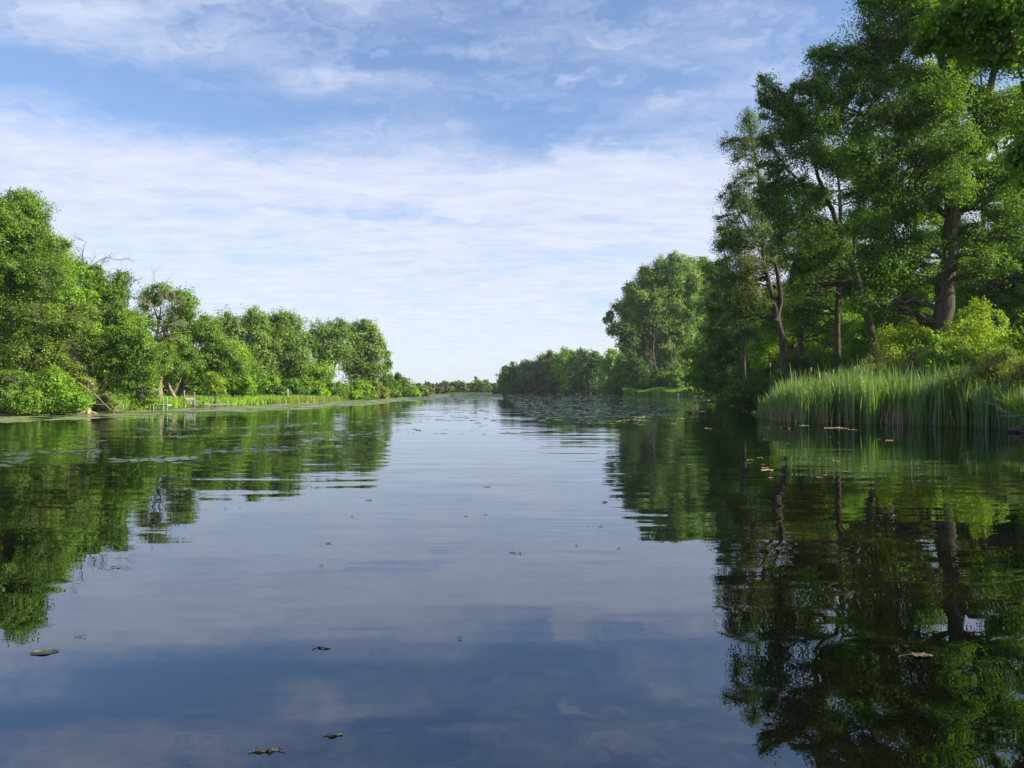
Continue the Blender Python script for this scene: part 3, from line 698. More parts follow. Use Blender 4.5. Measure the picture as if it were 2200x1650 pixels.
# ================================================================== RIGHT BANK, NEAR TREES
tree('slender_cottonwood', 'slender thin leaved tree with a twin trunk at the left front of the right bank', 58, 1690,
     [(1686, 760), (1672, 690), (1660, 640), (1650, 600), (1640, 560), (1640, 440), (1625, 340), (1612, 280)],
     [(1612, 278, 26, 30), (1570, 305, 34, 16), (1600, 320, 28, 24), (1640, 310, 22, 26), (1620, 370, 26, 26), (1590, 400, 20, 26), (1575, 430, 26, 28), (1600, 450, 34, 28), (1570, 480, 26, 24), (1610, 500, 40, 28), (1580, 530, 34, 30), (1560, 510, 18, 28), (1600, 570, 46, 34), (1640, 510, 30, 24), (1570, 600, 36, 30), (1610, 640, 40, 34), (1585, 670, 36, 28)],
     'willow', r0=0.28, leaf=0.10, lai=1.35, sat=4, spread=1.3, flat=0.9, bough=0.5, limbs=[(0.26, (1668, 690), (1678, 640), (1672, 580), (1655, 545)), (0.14, (1664, 645), (1700, 615), (1760, 605), (1810, 610)), (0.08, (1652, 545), (1610, 500), (1580, 440), (1570, 400))], shell=0.3)
tree('dark_leaf_sprig_tree', 'small dark leaved tree poking out left of the slender cottonwood', 66, 1600, [(1600, 780), (1590, 680), (1570, 600)],
     [(1548, 492, 9, 9), (1552, 522, 9, 9), (1556, 570, 16, 20), (1590, 620, 30, 30)], 'dark', r0=0.2, lai=2.4, limbs=[(0.06, (1575, 620), (1560, 560), (1548, 495))])
tree('elm_tree', 'tall elm with a crooked visible trunk between the slender tree and the giant', 52, 1888,
     [(1884, 760), (1868, 700), (1855, 650), (1830, 560), (1805, 490), (1775, 420), (1755, 370), (1740, 300)],
     [(1650, 185, 20, 26), (1690, 210, 18, 16), (1665, 235, 30, 28), (1720, 250, 40, 34), (1680, 290, 40, 34), (1760, 270, 46, 36), (1720, 330, 50, 36), (1660, 350, 30, 30), (1780, 350, 46, 34), (1690, 400, 50, 36), (1760, 420, 40, 30), (1650, 430, 28, 26), (1700, 470, 50, 32), (1830, 320, 44, 40), (1860, 390, 40, 34), (1760, 500, 36, 22), (1680, 530, 40, 24), (1740, 560, 46, 26), (1800, 545, 36, 24), (1730, 620, 40, 18)],
     'mid', r0=0.34, leaf=0.12, lai=1.8, sat=5, spread=1.25, flat=0.9, bough=0.6, limbs=[(0.16, (1830, 570), (1840, 500), (1850, 430), (1846, 360)), (0.15, (1808, 490), (1750, 470), (1690, 500), (1650, 520)), (0.13, (1778, 425), (1730, 400), (1690, 360)), (0.13, (1835, 590), (1790, 560), (1720, 545))], shell=0.35)
tree('giant_oak', 'giant oak with the thickest trunk on the right bank, crown leaving the frame', 48, 2026,
     [(2024, 720), (2030, 620), (2040, 540), (2048, 440), (2052, 330), (2045, 220), (2030, 100), (2020, -60)],
     [(1900, 20, 56, 34), (1930, -60, 80, 60), (2020, -60, 90, 70), (1880, 90, 60, 34), (1960, 60, 60, 40), (1800, 130, 50, 32), (1770, 165, 36, 26), (1850, 170, 60, 34), (1940, 160, 60, 40), (2030, 90, 60, 50), (1800, 215, 60, 30), (1900, 240, 66, 36), (1980, 260, 60, 36),
      (1840, 270, 60, 30), (1930, 330, 66, 34), (2010, 360, 60, 34), (1890, 400, 60, 32), (1960, 430, 60, 34), (2060, 200, 50, 44), (2090, 300, 56, 36), (1900, 480, 56, 34), (2100, 420, 60, 36), (1950, 530, 60, 36), (2080, 510, 50, 28), (1880, 570, 56, 36), (2160, 240, 60, 40), (2170, 480, 56, 40), (1900, 650, 46, 34), (1960, 600, 44, 34), (2110, 120, 50, 36), (2040, 300, 56, 40, -3.5), (2050, 400, 60, 34, -3.5), (2030, 210, 50, 40, -3), (2000, 20, 60, 50, -3), (2120, 20, 60, 50, -2), (1840, 340, 50, 34, -2), (1860, 480, 50, 30, -2), (2170, 380, 50, 40, -2), (2110, 570, 50, 26, -2), (2180, 130, 50, 50, -1), (1740, 200, 40, 22), (1880, 130, 60, 40, 2)],
     'deep', r0=0.66, leaf=0.125, lai=2.1, sat=6, spread=1.25, flat=0.85, bough=0.75, limbs=[(0.30, (2050, 430), (2090, 385), (2150, 350), (2230, 320)), (0.34, (2055, 340), (2080, 290), (2120, 220), (2150, 120), (2165, 30)), (0.18, (2060, 460), (2110, 430), (2170, 410)), (0.2, (2044, 470), (1990, 420), (1930, 400), (1870, 410)),
     (0.2, (2050, 330), (1980, 290), (1900, 260), (1820, 230)), (0.18, (2046, 220), (1980, 160), (1900, 120), (1820, 130)), (0.18, (2040, 560), (1990, 530), (1930, 530)), (0.16, (2030, 120), (1960, 60), (1900, 20))], shell=0.35,
     bare=[(1900, 280, -.6, .3, 2.2, .03), (1930, 120, -.8, .2, 2.4, .03), (1960, 300, -.8, .3, 2.0, .03), (1990, 470, .7, .2, 1.8, .03)])
tree('dark_spruce_like_tree', 'very dark drooping tree at the right edge behind the yellow bush', 60, 2230, [(2230, 700), (2225, 560), (2230, 420)],
     [(2200, 560, 70, 24), (2150, 600, 60, 22), (2210, 630, 80, 26), (2140, 650, 50, 20), (2220, 690, 80, 30), (2130, 560, 40, 18), (2180, 510, 50, 20), (2100, 620, 34, 16)], 'dark', r0=0.35, lai=3.0, flat=0.4)
tree('twin_trunk_oak', 'dark trunked oak close left of the giant trunk', 54, 1915, [(1912, 760), (1905, 690), (1900, 620)],
     [(1870, 600, 46, 34), (1910, 570, 46, 34), (1850, 540, 40, 30), (1860, 650, 40, 26), (1940, 640, 40, 26), (1900, 690, 46, 20), (1830, 610, 34, 30)], 'dark', r0=0.38, lai=3.0)
for k, (px, d, top, lab) in enumerate([(1800, 66, 300, 'tall tree filling the gap behind the elm'), (1960, 70, 120, 'very tall tree behind the giant on its left'), (2110, 68, 60, 'very tall tree behind the giant on its right'),
        (2230, 60, 160, 'tall tree behind the right frame edge'), (1720, 72, 420, 'mid height tree behind the slender cottonwood')]):
    H = 830 - top
    tree('backing_tree', lab, d, px, [(px, 700), (px + 8, top + H * .3), (px, top + 50)], [(px + 75 * math.sin(q * 2.4 + k), top + 40 + q * H * 0.085, 62, 36) for q in range(8)], ['mid', 'sunlit_tint', 'sunlit_tint', 'sunlit_tint', 'mid'][k], r0=0.3, leaf=0.15, lai=1.3, flat=0.8, sat=4, spread=1.3,
         group='tall trees behind the front row')
# trees behind the dark trunks, their sunlit look put into the leaf colour
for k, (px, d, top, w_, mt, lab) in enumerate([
    (1700, 80, 620, 120, 'sunlit_tint', 'glowing yellow green tree behind the forked slender trunk'),
    (1790, 84, 600, 120, 'sunlit_tint', 'glowing tree between the slender tree and the elm trunk'),
    (1850, 78, 680, 100, 'sunlit_tint', 'low glowing tree behind the elm trunk'),
    (1960, 76, 610, 120, 'sunlit_tint', 'sunlit tree seen left of the giant trunk'),
    (2100, 72, 520, 140, 'sunlit_tint', 'sunlit tree seen right of the giant trunk'),
    (2190, 70, 430, 140, 'sunlit_tint', 'tall sunlit tree behind the right edge branches'),
    (1740, 95, 560, 120, 'sunlit_tint', 'higher sunlit tree far behind the slender tree'),
    (2020, 90, 560, 120, 'sunlit_tint', 'sunlit tree hidden behind the giant trunk')]):
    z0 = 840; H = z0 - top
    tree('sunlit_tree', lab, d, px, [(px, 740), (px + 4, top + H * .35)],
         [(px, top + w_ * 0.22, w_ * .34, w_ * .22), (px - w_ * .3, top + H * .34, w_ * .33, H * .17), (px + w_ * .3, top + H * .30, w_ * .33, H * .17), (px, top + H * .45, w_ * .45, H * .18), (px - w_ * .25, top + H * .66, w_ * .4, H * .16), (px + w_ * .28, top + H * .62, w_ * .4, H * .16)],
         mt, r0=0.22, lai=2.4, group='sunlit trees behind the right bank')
# yellow bushes on the bank
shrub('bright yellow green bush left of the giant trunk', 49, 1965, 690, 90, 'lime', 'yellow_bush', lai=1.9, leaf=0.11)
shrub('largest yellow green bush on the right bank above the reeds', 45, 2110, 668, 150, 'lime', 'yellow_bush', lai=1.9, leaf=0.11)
shrub('low yellow green bush filling the middle of the bank weeds', 43, 2040, 722, 110, 'sunlit_tint', 'yellow_bush', lai=2.4, leaf=0.10)
shrub('tall yellow bush cut by the right frame edge', 41, 2215, 700, 150, 'sunlit_tint', 'yellow_bush', lai=2.6, leaf=0.11)
for k, (px, d, top, w_, lab) in enumerate([
    (1900, 45.5, 770, 90, 'pale flowering weeds behind the reeds below the elm trunk'), (1980, 45, 745, 110, 'pale flowering weeds below the giant trunk'),
    (2060, 43, 735, 110, 'beige flowering weeds below the largest yellow bush'), (2140, 37.5, 752, 130, 'beige weeds on the bank near the right edge'), (2215, 34.5, 770, 120, 'green weeds sloping to the water at the right edge')]):
    shrub(lab, d, px, top, w_, 'olive', 'weed_clump', 'weed clumps above the reeds', lai=2.4, leaf=0.075, cat='weeds')

# leafy boughs of a near tree outside the frame
rng = np.random.default_rng(11)
tree('near_maple', 'near maple hanging large leaves into the upper right corner', 17.5, 2760, [(2750, 700), (2730, 300), (2700, -100), (2650, -400)],
     [(2060, 40, 70, 40), (2130, 70, 80, 60), (2040, 95, 60, 26), (2180, 20, 80, 50), (2230, 120, 80, 50), (2100, -20, 90, 40), (2130, 130, 50, 22), (2010, 60, 36, 26), (2200, 290, 30, 50), (2215, 380, 30, 50), (2240, 220, 50, 50), (2260, 330, 60, 90),
      (2400, 0, 160, 120), (2500, 200, 180, 140), (2600, -100, 200, 150), (2450, 380, 120, 80), (2750, 100, 200, 200), (2700, -350, 260, 200), (2400, -250, 200, 130)],
     'oak', r0=0.30, leaf=0.10, lai=1.9, flat=0.9, limbs=[(0.13, (2740, 420), (2550, 200), (2350, 90), (2180, 40), (2060, 50)), (0.10, (2740, 450), (2500, 330), (2300, 280), (2205, 300)), (0.12, (2720, 100), (2500, -60), (2300, -60), (2130, -40))], dj=0.2, bough=0.24, shell=0.1)

# the stand goes on to the right of the frame and shades the trunks
for k, (x, y, h) in enumerate([(55, 49.5, 26), (50, 54, 24)]):
    px = 1100 + x / y * F; q_ = F / y
    tree('stand_tree', ['oak of the same stand just outside the right edge', 'second oak of the same stand outside the right edge', 'third oak of the same stand outside the right edge'][k], y, px, [(px, HOR - (h * .4) * q_), (px, HOR - h * .8 * q_)],
         [(px + 2.4 * math.sin(i_ * 2.1) * q_, HOR - (h * (0.48 + .06 * i_)) * q_, 3.6 * q_, 2.0 * q_) for i_ in range(8)], 'oak', r0=0.4, leaf=0.28, lai=1.8, branches=False, group='trees right of the view')

# ------------------------------------------------------------------ woods behind both banks (reads as one mass)
def woods(name, label, spots, mat, leaf_k=0.0032, lai=2.6):
    rg = np.random.default_rng(len(spots) * 3 + 1)
    bl = []; tb = Tubes()
    for (x, y, h) in spots:
        z0 = gz1(x, y); rr_ = h * 0.27
        tb.add([(x, y, z0 - .3), (x + .2, y, z0 + h * .4), (x - .1, y, z0 + h * .8)], [0.25, 0.17, 0.06], 6)
        bl.append((x, y, z0 + h * 0.75, rr_, rr_, h * .25))
        bl.append((x + rg.normal() * rr_ * .6, y + rg.normal(), z0 + h * 0.5, rr_ * 1.2, rr_ * 1.2, h * .22))
        bl.append((x + rg.normal() * rr_ * .6, y + rg.normal(), z0 + h * 0.22, rr_ * 1.2, rr_ * 1.2, h * .22))
    dm = np.mean([math.hypot(s_[0], s_[1]) for s_ in spots])
    pts = crown_points(np.array(bl), dm * leaf_k, lai, rg, None, 0.7)
    root = bpy.data.objects.new(name, None); COL.objects.link(root); tag(root, label, 'woodland', kind='stuff')
    obj('trunks', tb.mesh('trunks', BARK), root)
    obj('foliage', crown_mesh('foliage', pts, dm * leaf_k, rg, LM[mat], np.zeros(3)), root)
rg = np.random.default_rng(21)
sp = []
for k in range(26):
    f_ = k / 25; y = 76 + f_ * 120; x = -47 - 14 * f_ + rg.normal() * 1.5 - (8 if k < 8 else 0)
    sp.append((x, y, 6.5 + 1.5 * rg.random()))
woods('woodland', 'shaded wood behind the trees and lawn of the left bank', sp, 'oak')
sp = []
for k in range(30):
    f_ = k / 29; px = 1560 + 760 * f_; d = 112 - 18 * f_ + rg.normal() * 4
    sp.append(((px - 1100) / F * d, d, 13 + 3 * rg.random()))
for k in range(14):
    f_ = k / 13; px = 1350 + 190 * f_; d = 262 + rg.normal() * 4
    sp.append(((px - 1100) / F * d, d, 15 + 4 * rg.random()))
woods('woodland', 'deep wood behind the big trees of the right bank', sp, 'mid')

# ================================================================== REEDS AND GRASS
def blades(xy, z, h, wd, rg, lean=0.18, seg=3, curl=0.5, dirx=None):
    """vertical tapering blades: arrays xy (n,2), base z, height, width"""
    n = len(xy)
    az_ = rg.random(n) * 2 * math.pi
    ld = np.stack([np.cos(az_), np.sin(az_)], -1) * (lean * np.abs(rg.normal(size=n)) * h)[:, None]
    if dirx is not None: ld[:, 0] += dirx * h
    fz = rg.random(n) * math.pi
    sdv = np.stack([np.cos(fz), np.sin(fz)], -1)
    v = np.empty((n, seg + 1, 2, 3))
    for q in range(seg + 1):
        t_ = q / seg
        c = np.concatenate([xy + ld * (t_ ** 2), (z + h * (t_ - curl * 0.12 * t_ ** 3))[:, None]], 1)
        wq = wd * (1 - t_ ** 2.2) * 0.5 + wd * 0.04
        off = np.concatenate([sdv * wq[:, None], np.zeros((n, 1))], 1)
        v[:, q, 0] = c - off; v[:, q, 1] = c + off
    base_ = (np.arange(n) * (seg + 1) * 2)[:, None]
    fs = []
    for q in range(seg):
        fs.append(base_ + np.array([[2 * q, 2 * q + 1, 2 * q + 3, 2 * q + 2]]))
    f = np.stack(fs, 1).reshape(-1, 4)
    return v.reshape(-1, 3), f, (seg + 1) * 2

def stuff_blades(name, label, xy, z, h, wd, mat, seed, cat, tn=None, **kw):
    rg = np.random.default_rng(seed)
    v, f, per = blades(xy, z, h, wd, rg, **kw)
    tn = np.repeat(np.clip(0.5 + 0.22 * rg.normal(size=len(xy)) if tn is None else tn, 0, 1), per)
    o = obj(name, mesh_np(name, v, f, 4, LM[mat], tn))
    return tag(o, label, cat, kind='stuff')

rg = np.random.default_rng(31)
FRONT = np.array([(1600, 52), (1640, 47.5), (1665, 43), (1700, 41), (1850, 39.2), (2000, 37.6), (2080, 36.5), (2130, 34.5), (2200, 31.5), (2300, 29)])
n = 24000
px = 1636 + 626 * rg.random(n); dep = rg.random(n) ** 0.8 * 6.5
d = np.interp(px, FRONT[:, 0], FRONT[:, 1]) + dep + 0.4 * np.sin(px * 0.05) + 0.25 * np.sin(px * .13) + 0.3 * rg.normal(size=n)
xy = np.stack([(px - 1100) / F * d, d], -1)
clump = 0.5 + 0.5 * np.sin(xy[:, 0] * 1.7 + 1.2 * np.sin(xy[:, 1] * 1.1)) * np.sin(xy[:, 1] * 1.3 + xy[:, 0] * .6)
h = (1.75 + 0.55 * clump + 0.36 * rg.normal(size=n) + 0.7 * (rg.random(n) < 0.04)) * np.interp(px, [1636, 1662, 1692, 1850, 2050, 2142, 2262], [0.30, 0.75, 0.98, 1.06, 1.08, 0.85, 0.62])
z = np.maximum(gz(xy[:, 0], xy[:, 1]), -0.02) * 1.0
stuff_blades('cattail_bed', 'tall green cattail bed standing in the water on the right', xy, z, h, 0.042 + 0.03 * rg.random(n), 'reed', 32, 'cattails', lean=0.15, seg=4, curl=0.8, tn=0.42 + 0.38 * (clump - .5) + 0.24 * rg.normal(size=n))
n = 1300
px = 1650 + 430 * rg.random(n) ** 1.1; px = np.where(rg.random(n) < 0.6, rg.choice([1655, 1690, 1712, 1748, 1762, 1830, 1925, 1960], n) + rg.normal(size=n) * 9, px)
d = np.interp(px, FRONT[:, 0], FRONT[:, 1]) - 0.25 + rg.random(n) * 1.2
xy = np.stack([(px - 1100) / F * d, d], -1)
stuff_blades('dead_reed_stalks', 'grey broken reed stalks at the water line of the cattail bed', xy, np.full(n, -0.05), 0.5 + 0.75 * rg.random(n), 0.03 + 0.02 * rg.random(n), 'dead', 33, 'dead reeds', lean=0.42, seg=2, curl=0.2)
# seed heads: fluffy tan spikes, individually countable
hd = sorted([(1655, 905 - 125), (1743, 790), (1760, 806), (1775, 802), (1790, 795), (1836, 788), (1845, 786), (1856, 790), (1873, 800), (1722, 836), (1733, 842), (1810, 806), (1782, 815), (1849, 795)])
hm = Tubes(); rgh = np.random.default_rng(4)
ring = np.linspace(0, 1, 7)
hm.add([(0.015 * math.sin(q * 9), 0, q * 0.24) for q in ring], [0.008, 0.03, 0.037, 0.035, 0.036, 0.03, 0.006], 7)
head_me = hm.mesh('seed_head', mat_solid('cattail_fluff', (0.34, 0.24, 0.14), (0.55, 0.42, 0.28), 40, 0.95))
sm = Tubes(); sm.add([(0, 0, -2.1), (0.03, 0, -1), (0, 0, 0.02)], [0.01, 0.009, 0.006], 5)
stem_me = sm.mesh('stem', LM['dead'])
for k, (px_, py_) in enumerate(hd):
    d_ = float(np.interp(px_, FRONT[:, 0], FRONT[:, 1])) + 1.2
    r_ = empty('cattail_stalk', P(px_, py_ + 8, d_), 'cattail stalk with a fluffy tan seed head, %s from the left of the old ones' % ORD[k], 'cattail stalk', 'old cattail stalks with seed heads')
    obj('seed_head', head_me, r_); obj('stem', stem_me, r_)
# lone reeds in the water
n = 120; px = rg.choice([1632, 1660, 1705, 1662, 1320 + 330], n) + rg.normal(size=n) * 4; d = 45.5 + rg.random(n) * 1.5
xy = np.stack([(px - 1100) / F * d, d], -1)
stuff_blades('sparse_reeds', 'thin scattered reeds in the open water left of the cattails', xy, np.full(n, -0.03), 0.6 + 1.0 * rg.random(n), 0.025 + 0 * d, 'reed', 35, 'reeds', lean=0.1)
# bank grass right
n = 14000
px = 2010 + 300 * rg.random(n); d = 31.5 + (px < 2130) * (2130 - px) * 0.035 + rg.random(n) * 12
xy = np.stack([(px - 1100) / F * d, d], -1); z = gz(xy[:, 0], xy[:, 1]); k_ = z > 0.02
stuff_blades('bank_grass', 'long leaning grass covering the bank at the right edge', xy[k_], z[k_], (1.1 + 0.7 * rg.random(n))[k_], (0.03 + 0.016 * rg.random(n))[k_], 'grass', 36, 'grass', lean=0.45, dirx=-0.15, curl=1.5)
# grass left lawn
n = 30000
t_ = rg.random(n); d = 52 * (1 - t_) + 150 * t_ ** 1.3; d = 55 + 85 * rg.random(n) ** 1.3
sx_ = np.interp(d, SH[:8, 1], SH[:8, 0]); x = sx_ - 0.2 - 9.5 * rg.random(n) ** 1.5
xy = np.stack([x, d], -1); z = gz(x, d); k_ = z > 0.02
stuff_blades('lawn_grass', 'bright lush grass between the water and trees on the left bank', xy[k_], z[k_], (0.28 + 0.4 * rg.random(n))[k_], (0.05 + 0.0006 * d)[k_], 'grass', 37, 'grass', lean=0.4, seg=2)
# tall shore grass right middle
n = 12000
px = 1340 + 225 * rg.random(n); 
dd_ = np.interp(px, [1340, 1400, 1490, 1510, 1540, 1570], [219, 209, 199, 192, 139, 125]) + rg.random(n) * 9
x = (px - 1100) / F * dd_; z = np.maximum(gz(x, dd_), 0.0)
stuff_blades('shore_grass', 'tall soft green shore grass below the lime tree', np.stack([x, dd_], -1), z, 1.7 + 0.6 * rg.random(n) + 0.35 * np.sin(px * .09), 0.20 + 0 * x, 'grass', 38, 'grass', lean=0.2)
# pale reeds fringe on left bank end
n = 5000
d = 95 + 125 * rg.random(n); x = np.interp(d, SH[:8, 1], SH[:8, 0]) + 0.5 + 0.8 * rg.normal(size=n)
stuff_blades('shore_reeds', 'thin pale reed fringe at the water edge of the left bank', np.stack([x, d], -1), np.full(n, -0.02), 0.5 + 0.6 * rg.random(n), 0.05 + 0.0004 * d, 'olive', 39, 'reeds', lean=0.15)

# ================================================================== FLOATING PLANTS
def pad_mesh(name, rad, rg, mat, curl=0.1, notch=True, hgt=0.006):
    K = 16; a = np.linspace(0.18 if notch else 0, 2 * math.pi - (0.18 if notch else 2 * math.pi / K), K)
    rr2 = rad * (1 + 0.06 * rg.normal(size=K))
    r1 = np.stack([np.cos(a) * rr2 * .62, np.sin(a) * rr2 * .62 * .92, np.full(K, hgt + 0.002) + 0.004 * rg.normal(size=K)], -1)
    r2 = np.stack([np.cos(a) * rr2, np.sin(a) * rr2 * .92, hgt + curl * rad * np.clip(rg.normal(size=K) * .5 + .2, 0, 1.2)], -1)
    r3 = r2 - np.array([0, 0, 0.004])
    v = [(0, 0, hgt)] ; v = np.concatenate([np.array(v), r1, r2, r3])
    f = []
    for q in range(K - 1 if notch else K):
        q2 = (q + 1) % K
        f.append((0, 1 + q, 1 + q2, 1 + q2)); f.append((1 + q, 1 + K + q, 1 + K + q2, 1 + q2)); f.append((1 + K + q, 1 + 2 * K + q, 1 + 2 * K + q2, 1 + K + q2))
    me = bpy.data.meshes.new(name)
    me.from_pydata([tuple(p_) for p_ in v], [], [tuple(dict.fromkeys(x)) for x in f]); me.update()
    me.materials.append(mat)
    return me
def mat_pad(name, a, b, rough=0.35, spec=0.5):
    m = bpy.data.materials.new(name); m.use_nodes = True
    t = NT(m.node_tree)
    pos = t.n('ShaderNodeNewGeometry').outputs['Position']
    nz = t.noise(pos, 2.5, 5, 0.65).outputs[0]
    rnd = t.n('ShaderNodeObjectInfo').outputs['Random']
    f = t.m('ADD', t.m('MULTIPLY', rnd, 0.5), t.ss(nz, 0.3, 0.75, 0, 0.6), clamp=True)
    col = t.mix(f, c4(*a), c4(*b))
    t.t.links.new(t.n('ShaderNodeBsdfPrincipled', {'Base Color': col, 'Roughness': rough, 'Specular IOR Level': spec}).outputs[0], t.n('ShaderNodeOutputMaterial').inputs[0])
    return m
PG = mat_pad('lily_pad_green', (0.05, 0.085, 0.03), (0.15, 0.20, 0.085), 0.38, 0.4)
PT = mat_pad('lily_pad_tan', (0.26, 0.14, 0.05), (0.42, 0.28, 0.12), 0.55, 0.3)
PY = mat_pad('lily_pad_yellow', (0.34, 0.33, 0.12), (0.52, 0.46, 0.22), 0.5, 0.35)
rg = np.random.default_rng(51)
pads = {'g': [pad_mesh('lily_pad', 0.17, rg, PG, .07) for _ in range(4)], 't': [pad_mesh('lily_pad', 0.15, rg, PT, .22) for _ in range(4)], 'y': [pad_mesh('lily_pad', 0.16, rg, PY, .15) for _ in range(3)]}
def pad(px, py, kind, size_px, label, group=None, name='lily_pad'):
    x, y = WP(px, py)
    o = obj(name, pads[kind][rg.integers(0, len(pads[kind]))])
    s_ = 0.85 * max(size_px, 4) / 2 * y / F / 0.16
    o.location = (x, y, 0.003 + 0.001 * rg.random()); o.rotation_euler = (rg.normal() * 0.02, rg.normal() * .02, rg.random() * 6.28); o.scale = (s_, s_ * (0.8 + .4 * rg.random()), min(s_, 1.3))
    tag(o, label, 'lily pad', group)
    return o
# near tan pads, right
near = [(1642, 919, 22, 't'), (1687, 920, 26, 't'), (1725, 915, 30, 't'), (1790, 920, 48, 't'), (1812, 921, 30, 't'), (1832, 924, 22, 't'), (1643, 945, 12, 't'), (1693, 953, 12, 't'), (1783, 939, 10, 't'), (1800, 951, 10, 't'),
        (1911, 947, 28, 't'), (1889, 944, 10, 't'), (1632, 984, 18, 't'), (1612, 989, 18, 't'), (1609, 995, 8, 't'), (1637, 998, 16, 't'), (1644, 1006, 20, 't'), (1648, 1011, 38, 'y'), (1655, 1027, 16, 't'), (1795, 991, 18, 't'), (1738, 987, 10, 't'),
        (1759, 1026, 18, 't'), (1772, 1021, 14, 't'), (1818, 1014, 18, 't'), (1858, 1003, 10, 't'), (1482, 999, 14, 't'), (1435, 944, 10, 't'), (1522, 921, 18, 'y'), (1447, 911, 14, 'y'), (1640, 897, 24, 'g'), (1632, 889, 22, 'g'), (1660, 893, 22, 'g')]
lab_near = ['tan pad leftmost in the row under the cattails', 'tan pad second in the row under the cattails', 'tan pad third in the row under the cattails', 'widest tan floating leaf mat under the cattails', 'tan leaf at the right end of the widest mat', 'small tan leaf past the right end of the widest mat',
            'lone small tan leaf below the row of tan pads', 'small reddish tan leaf below the tan row', 'tiny tan leaf right below the widest mat', 'tiny tan leaf well below the widest mat', 'big lone ochre pad in the dark water at right', 'tiny leaf left of the big lone ochre pad',
            'upper tan pad of the small cluster in mid water', 'left tan pad of the small cluster', 'tiny leaf under the left pad of the cluster', 'middle tan pad of the small cluster', 'tan pad resting above the large yellowish pad', 'large yellowish pad at the bottom of the small cluster', 'lone orange leaf below the small cluster',
            'curled tan leaf right of the small cluster', 'faint leaf between cluster and curled leaf', 'wide folded tan leaf below the curled leaf', 'leaf touching the wide folded tan leaf', 'tan leaf right of the wide folded leaf', 'tiny upright tan leaf furthest right of the curled leaf', 'faint tan leaf far left of the small cluster',
            'tiny tan leaf below the tan pad field', 'pale yellow pad just right of the lily field', 'pale pad at the lower edge of the lily field', 'green pad by the lone reeds, lower one', 'green pad by the lone reeds, upper one', 'green pad by the lone reeds, right one']
for (a_, b_, c_, k_), lb in zip(near, lab_near): pad(a_, b_, k_, c_, lb)
# tan band in the field
tb_ = [(1372, 897), (1385, 893), (1398, 891), (1410, 890), (1425, 888), (1440, 890), (1452, 887), (1466, 889), (1480, 886), (1495, 884), (1508, 884), (1420, 895), (1432, 899), (1450, 901), (1462, 900), (1335, 905), (1322, 906), (1345, 903), (1360, 902), (1375, 904), (1388, 896), (1405, 885), (1470, 893), (1485, 890)]
for a_, b_ in tb_: pad(a_ + rg.normal() * 2, b_, 't' if rg.random() < .7 else 'y', 16 + 8 * rg.random(), 'tan floating pad in the pale band across the lily field', 'tan pads in the band of the lily field')
# green field individuals (nearest), remainder as stuff
def in_field(px, py): return (1080 + (py - 858) * 1.2 < px < 1490 - max(0, py - 880) * 3) and 858 < py < 915
cnt = 0
while cnt < 150:
    px = 1090 + 420 * rg.random(); py = 872 + 42 * rg.random()
    if not in_field(px, py): continue
    pad(px, py, 'g', 9 + 9 * rg.random(), 'dark green lily pad floating in the wide field on the right', 'green pads of the lily field'); cnt += 1
cnt = 0
while cnt < 60:
    px = 865 + 240 * rg.random(); py = 878 + 55 * rg.random() ** 1.3
    pad(px, py, 'g', 6 + 12 * rg.random(), 'small dark floating leaf scattered on the bright middle water', 'floating leaves on the bright middle water'); cnt += 1
def pad_mass(name, label, pts, size, mat, seed, flat=0.012):
    rg = np.random.default_rng(seed); n = len(pts); K = 7
    a = np.linspace(0, 2 * math.pi, K, endpoint=False)[None, :] + rg.random(n)[:, None] * 6
    r_ = size[:, None] * (0.75 + 0.5 * rg.random((n, K)))
    tx = rg.normal(size=n) * 0.016; ty = rg.normal(size=n) * 0.016
    X = np.cos(a) * r_; Y = np.sin(a) * r_
    Z = 0.007 + flat * rg.random(n)[:, None] + np.clip(X * tx[:, None] + Y * ty[:, None], -0.01, 1)
    v = np.stack([pts[:, 0:1] + X, pts[:, 1:2] + Y, Z], -1).reshape(-1, 3)
    f = (np.arange(n) * K)[:, None] + np.arange(K)[None]
    return tag(obj(name, mesh_np(name, v, f, K, mat)), label, 'floating plants', kind='stuff')
n = 9500
py = 846.5 + 52 * rg.random(n) ** 1.35; px = 1085 + 440 * rg.random(n)
ok = (px > 1078 + (py - 850) * 1.2) & (px < np.interp(py, [846, 853, 858, 880, 900], [1340, 1480, 1500, 1480, 1400]))
px, py = px[ok], py[ok]; d = CAM_H * F / (py - HOR)
keep = rg.random(len(d)) < np.clip((d / 110.0) ** 1.2, 0.2, 0.8)
px, d = px[keep], d[keep]
pad_mass('lily_pad_field', 'dense field of dark lily pads narrowing to the far right shore', np.stack([(px - 1100) / F * d, d], -1), 0.08 + d * 0.0013 * (0.6 + .6 * rg.random(len(d))), PG, 52)
n = 3500
py = 846 + 14 * rg.random(n); px = 880 + 200 * rg.random(n) ; d = CAM_H * F / (py - HOR)
pad_mass('floating_weed', 'thin floating weed on the water at the far lake end', np.stack([(px - 1100) / F * d, d], -1), 0.2 + d * 0.0014 * (0.5 + rg.random(n)), PG, 53)
